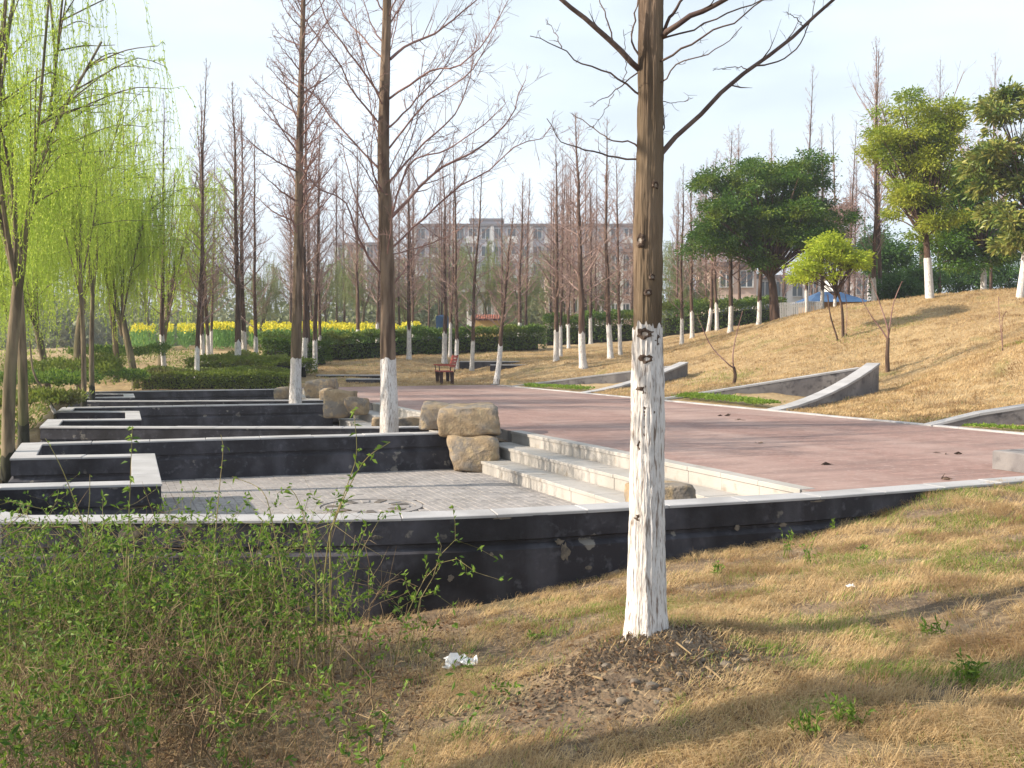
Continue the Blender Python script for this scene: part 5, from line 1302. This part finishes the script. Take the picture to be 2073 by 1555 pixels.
# ------------------------------------------------------------------ shrub tangle at lower left
def shrub(x, y, n, h, label, seed, dry=.3, w=.45):
    r = np.random.default_rng(seed); z = float(fore_h(np.array([x]), np.array([y]))[0])
    e = tag(empty('wild_shrub', (x, y, z)), label, 'shrub', 'wild shrubs by the near wall'); T = Tubes(); Dd = Tubes(); g = Geo()
    for i in range(n):
        b = np.array([r.normal(0, w * .8), r.normal(0, w * .5), -.05]); a = r.uniform(0, 6.28); L = h * r.uniform(.55, 1.2); o = np.array([math.cos(a), math.sin(a) * .6, 0]) * r.uniform(.1, .75) * L
        arch = r.uniform(0, .35)
        q = smooth_line([b, b + o * .25 + [0, 0, L * .5], b + o * .7 + [0, 0, L * (.92 - arch * .2)], b + o * (1.1 + arch) + [0, 0, L * (1 - arch)]], 10); q[1:] += r.normal(0, .012, q[1:].shape)
        isdry = r.uniform() < dry; rad = r.uniform(.0016, .0036) if r.uniform() > .12 else r.uniform(.005, .008)
        (Dd if isdry else T).add(q, np.linspace(rad, rad * .35, 10), 4)
        for m in range(r.integers(3, 8)):
            k = r.integers(2, 9); d = unit(r.normal(size=3) + [0, 0, .5]); l2 = r.uniform(.08, .3)
            q2 = np.array([q[k], q[k] + d * l2 * .5, q[k] + d * l2 + r.normal(0, .02, 3)]); (Dd if isdry else T).add(q2, [rad * .5, rad * .4, rad * .25], 3)
            if not isdry:
                nn = r.integers(5, 11); u = (1 - .75 * np.linspace(0, 1, nn) ** 2.2)[:, None]; leaves_into(g, q2[0] * (1 - u) + q2[2] * u, r.normal(size=(nn, 3)) + [0, 0, .5], r.uniform(.02, .05), .016, r)
        if not isdry:
            ks = np.repeat(np.arange(4, 10), 4); leaves_into(g, q[ks] + r.normal(0, .012, (len(ks), 3)), r.normal(size=(len(ks), 3)) + [0, 0, .6], r.uniform(.02, .052, len(ks)), r.uniform(.011, .021, len(ks)), r)
    T.build('stem', M['shrub_stem'], e)['kind'] = 'stuff'; g.build('foliage', M['shrub_leaf'], e)
    if Dd.b: Dd.build('dry_stem', M['dry_stem'], e)['kind'] = 'stuff'
for i, a in enumerate([(-3.2, 6.3, 100, 1.18, "dense leafy shrub at the far left before the wall", .2), (-2.5, 5.7, 100, 1.05, "bushy green shrub left of the tall leafy shoot", .25), (-1.95, 6.2, 84, 1.1, "shrub under the leafy shoot against the wall", .25), (-1.5, 5.8, 76, 1.0, "arching green shrub in front of the wall's middle", .3),
                       (-1.1, 5.5, 26, .75, "thin sparse shrub at the tangle's right end", .4), (-2.1, 4.9, 80, .72, "twiggy half-dry shrub in the lower left", .75), (-1.5, 4.75, 64, .66, "half-dry shrub with pale stems at bottom centre-left", .8), (-1.05, 4.5, 34, .5, "low dry stems right of the half-dry shrubs", .75),
                       (-1.5, 3.9, 60, .52, "low dark twiggy shrub at the bottom left", .8), (-2.0, 4.1, 70, .62, "brown-leaved shrub at the lower left corner", .7)]):
    shrub(a[0], a[1], a[2], a[3], a[4], 900 + i, a[5])
# tall single shoots rising above the wall
def shoot(pts, y, label, seed, leafn=26, lf=(.055, .02)):
    r = np.random.default_rng(seed); q = smooth_line([D(a, b, y + .02 * i) for i, (a, b) in enumerate(pts)], 14); z = float(fore_h(q[:1, 0], q[:1, 1])[0])
    q = np.vstack([[q[0, 0], q[0, 1], z - .03], q]); e = tag(empty('leafy_shoot', (q[0, 0], q[0, 1], z)), label, 'shoot', 'tall shoots above the near wall'); b = np.array(e.location)
    T = Tubes(); T.add(q - b, np.linspace(.0045, .0015, len(q)), 5); T.build('stem', M['shrub_stem'], e)
    k = r.integers(5, len(q), leafn); g = Geo(); leaves_into(g, q[k] - b + r.normal(0, .01, (leafn, 3)), r.normal(size=(leafn, 3)) * [1, 1, .5] + [0, 0, .1], r.uniform(.6, 1.2, leafn) * lf[0], lf[1], r, .2); g.build('foliage', M['shrub_leaf'], e)
shoot([(250, 1200), (258, 1100), (262, 1020), (265, 940), (268, 862)], 5.6, "upright leafy shoot crossing the folded walls' right turn", 1, 40)
shoot([(190, 1120), (168, 1060), (130, 960), (100, 900), (92, 888)], 5.8, "bare slanting shoot across the folded wall at left", 2, 6, (.03, .012))
shoot([(430, 1200), (436, 1080), (445, 980), (452, 905), (447, 880)], 5.6, "slender leafy shoot in front of the long black wall", 3, 22, (.035, .012))
shoot([(655, 1180), (668, 1080), (700, 990), (722, 920), (716, 830)], 5.4, "forked shoot rising left of the second large tree", 4, 26, (.05, .018))
shoot([(668, 1080), (700, 1000), (740, 930), (790, 895)], 5.4, "leafy shoot bending right toward the boulders", 5, 26, (.055, .02))
shoot([(580, 1200), (560, 1100), (540, 1010), (520, 985), (470, 965)], 5.5, "thin shoot bending left over the sunken floor", 6, 12, (.04, .014))
shoot([(165, 1130), (180, 1030), (182, 960)], 5.8, "reddish bare twig left of the upright shoot", 7, 2, (.02, .01))
shoot([(640, 1160), (620, 1060), (590, 990), (560, 1000)], 5.3, "drooping leafy twig above the near coping", 8, 26, (.05, .02))

# ------------------------------------------------------------------ litter and rubble round the near tree
def on_slope(px, py):
    d = ray(px, py); tt = np.linspace(2, 12, 900); q = np.array([0, 0, EYE]) + d * tt[:, None]; hz = fore_h(q[:, 0], q[:, 1]); k = int(np.argmax(q[:, 2] < hz)); return np.array([q[k, 0], q[k, 1], hz[k]])
M['rubble'] = surf('grey_rubble', (.16, .135, .11), [(14, (.24, .21, .18), .45, .65, 6), (5, (.10, .08, .06), .45, .65)], rough=.95, bump=[(40, .6, .01)], coord='obj')
r = np.random.default_rng(6)
lab = ["biggest flat stone", "pointed pale stone", "squat stone", "rounded pebble", "grey chip", "light chip", "dark stone", "brown stone", "small pale pebble", "flat grey flake", "half-buried stone", "lone stone"]
where = ["below the nearest trunk", "left of the rubble patch", "right of the nearest trunk's foot", "in the trunk's shadow"]
spots = [(1285, 1385, 22), (1318, 1392, 26), (1352, 1400, 16), (1470, 1350, 24), (1495, 1358, 18), (1440, 1375, 18), (1260, 1425, 24), (1375, 1370, 16), (1420, 1340, 18), (1395, 1305, 15), (1330, 1425, 14), (1150, 1480, 18), (1510, 1340, 14), (1225, 1350, 14), (1365, 1330, 15), (1440, 1320, 14)]
for i, (px, py, sz) in enumerate(spots):
    b = on_slope(px, py); k = b[1] / F_PX; o = link('stone', rock_mesh((sz * k * 1.2, sz * k, sz * k * .7), 200 + i, 8, 2), M['rubble']); o.location = (b[0], b[1], b[2] + sz * k * .12); o.rotation_euler = (0, 0, r.uniform(0, 6))
    tag(o, f"{lab[i % 12]} {where[i % 4]}" + ("" if i < 12 else ", in the soil patch"), 'stone', 'stones round the nearest tree')
# crumbs of soil, chips and leaf litter (uncountable)
g = Geo(); n = 5200; a = r.uniform(0, 6.28, n); rad = np.abs(r.normal(0, .42, n)); xx = TREE1[0] + .12 + np.cos(a) * rad * 1.25; yy = TREE1[1] - .3 + np.sin(a) * rad * .75
P = np.stack([xx, yy, fore_h(xx, yy) + .004], 1); sz = r.uniform(.004, .016, n)
tetra = unit(np.array([[1, 1, 1], [-1, -1, 1], [-1, 1, -1], [1, -1, -1.]])); V = P[:, None] + (tetra[None] * r.uniform(.5, 1.3, (n, 4, 3))) * sz[:, None, None]
i4 = (np.arange(n) * 4)[:, None]; g.add(V.reshape(-1, 3), np.vstack([i4 + [0, 1, 2], i4 + [0, 3, 1], i4 + [0, 2, 3], i4 + [1, 3, 2]]))
tag(g.build('soil_crumbs', surf('soil_crumbs', (.11, .08, .055), rough=.95, island=(.24, .19, .14))), "loose soil crumbs and chips around the nearest trunk", 'soil', kind='stuff')
g = Geo(); n = 26000; xx = r.uniform(-3.2, 1.4, n); yy = r.uniform(3.0, 7.4, n); kp = r.uniform(size=n) < np.where(xx < -.4, .75, .08 + .92 * np.exp(-((xx - .35) ** 2 + (yy - 4.75) ** 2 * 3) / .5)) * (.3 + vnoise(xx, yy, 2.0, 77)); xx, yy = xx[kp], yy[kp]; n = len(xx)
leaves_into(g, np.stack([xx, yy, fore_h(xx, yy) + r.uniform(.004, .03, n)], 1), r.normal(size=(n, 3)) * [1, 1, .35], r.uniform(.015, .04, n), r.uniform(.008, .018, n), r)
tag(g.build('leaf_litter', leafmat('dead_leaf', (.10, .055, .03), (.27, .17, .095), .15)), "brown dead leaves under the shrubs", 'leaf litter', kind='stuff')
# fallen twigs
for i, (pts, lb) in enumerate([([(1400, 1355), (1430, 1335), (1480, 1325)], "curved fallen twig right of the nearest trunk's foot"), ([(1225, 1385), (1180, 1375), (1155, 1388)], "pale fallen twig left of the stones"), ([(1430, 1360), (1455, 1380), (1470, 1400)], "short brown twig below the curved one"),
                               ([(1745, 1085), (1762, 1083), (1782, 1086)], "little curled twig in the straw near the wall"), ([(1530, 1325), (1560, 1318)], "broken stub of twig in the trunk's shadow"), ([(1370, 1310), (1400, 1335)], "stubby twig leaning at the trunk's foot")]):
    q = np.array([on_slope(*p) + [0, 0, .02] for p in pts]); T = Tubes(); T.add(smooth_line(q, 8) - q[0], np.linspace(.007, .003, 8), 5); o = T.build('fallen_twig', M['dry_stem']); o.location = tuple(q[0]); tag(o, lb, 'twig', 'fallen twigs')
# crumpled paper
M['paper'] = surf('white_paper', (.78, .78, .78), rough=.9)
def paper(px, py, w, label, seed, slope=True, zz=None):
    b = on_slope(px, py) if slope else G(px, py, zz); q = np.random.default_rng(seed); n = 7; g = Geo(); k = b[1] / F_PX * w
    U, V_ = np.meshgrid(np.linspace(-.5, .5, n), np.linspace(-.5, .5, n), indexing='ij'); V = np.stack([U * k + q.normal(0, k * .05, U.shape), V_ * k * .8 + q.normal(0, k * .05, U.shape), np.abs(q.normal(0, k * .16, U.shape)) + .01], -1)
    ii = (np.arange(n - 1)[:, None] * n + np.arange(n - 1)[None]).ravel(); g.add(V.reshape(-1, 3), np.stack([ii, ii + 1, ii + n + 1, ii + n], 1))
    o = g.build('paper_scrap', M['paper']); o.location = tuple(b); tag(o, label, 'litter', 'scraps of litter'); o.modifiers.new('thick', 'SOLIDIFY').thickness = .002
paper(933, 1352, 62, "crumpled white tissue on the grass below the near wall", 3)
paper(1722, 1192, 16, "small white scrap among the sunlit straw at right", 4)
paper(866, 946, 24, "white wrapper at the foot of the black wall by the boulders", 5, False, FLOOR + .004)
paper(912, 772, 8, "tiny white scrap by the red bench's leg", 6, False, .08)
paper(1165, 712, 12, "tiny pale scrap on the far lawn", 7, False, 1.2) if False else None
# dead leaves and twigs lying on the plaza
for i, (px, py, lb) in enumerate([(1680, 940, "dark dead leaf nearest the near coping on the plaza"), (1468, 842, "reddish leaf scrap near the plaza's far kerb"), (1545, 898, "brown leaf in the middle of the plaza"), (1915, 918, "dark fallen twig on the plaza at right"), (1908, 970, "little dark leaf by the coping at right"), (1500, 850, "brown leaf scrap below the green patch")]):
    b = G(px, py, .004); g = Geo(); q = np.random.default_rng(i); leaves_into(g, q.normal(0, .03, (3, 3)) * [1, 1, 0] + [0, 0, .008], q.normal(size=(3, 3)) * [1, 1, .1], .12, .05, q)
    o = g.build('dead_leaf', M['scar']); o.location = tuple(b); tag(o, lb, 'leaf', 'dead leaves on the plaza')

# ------------------------------------------------------------------ air
m, N, L, out = new_mat('spring_haze')
vol = N.new("ShaderNodeVolumePrincipled"); vol.inputs["Color"].default_value = (.80, .84, .95, 1); vol.inputs["Density"].default_value = .001; vol.inputs["Anisotropy"].default_value = .3
L.new(vol.outputs[0], out.inputs["Volume"])
g = Geo(); box(g, -420, 420, -60, 960, -7, 40)
tag(g.build('haze', m), "thin spring haze over the park", 'haze', kind='stuff')
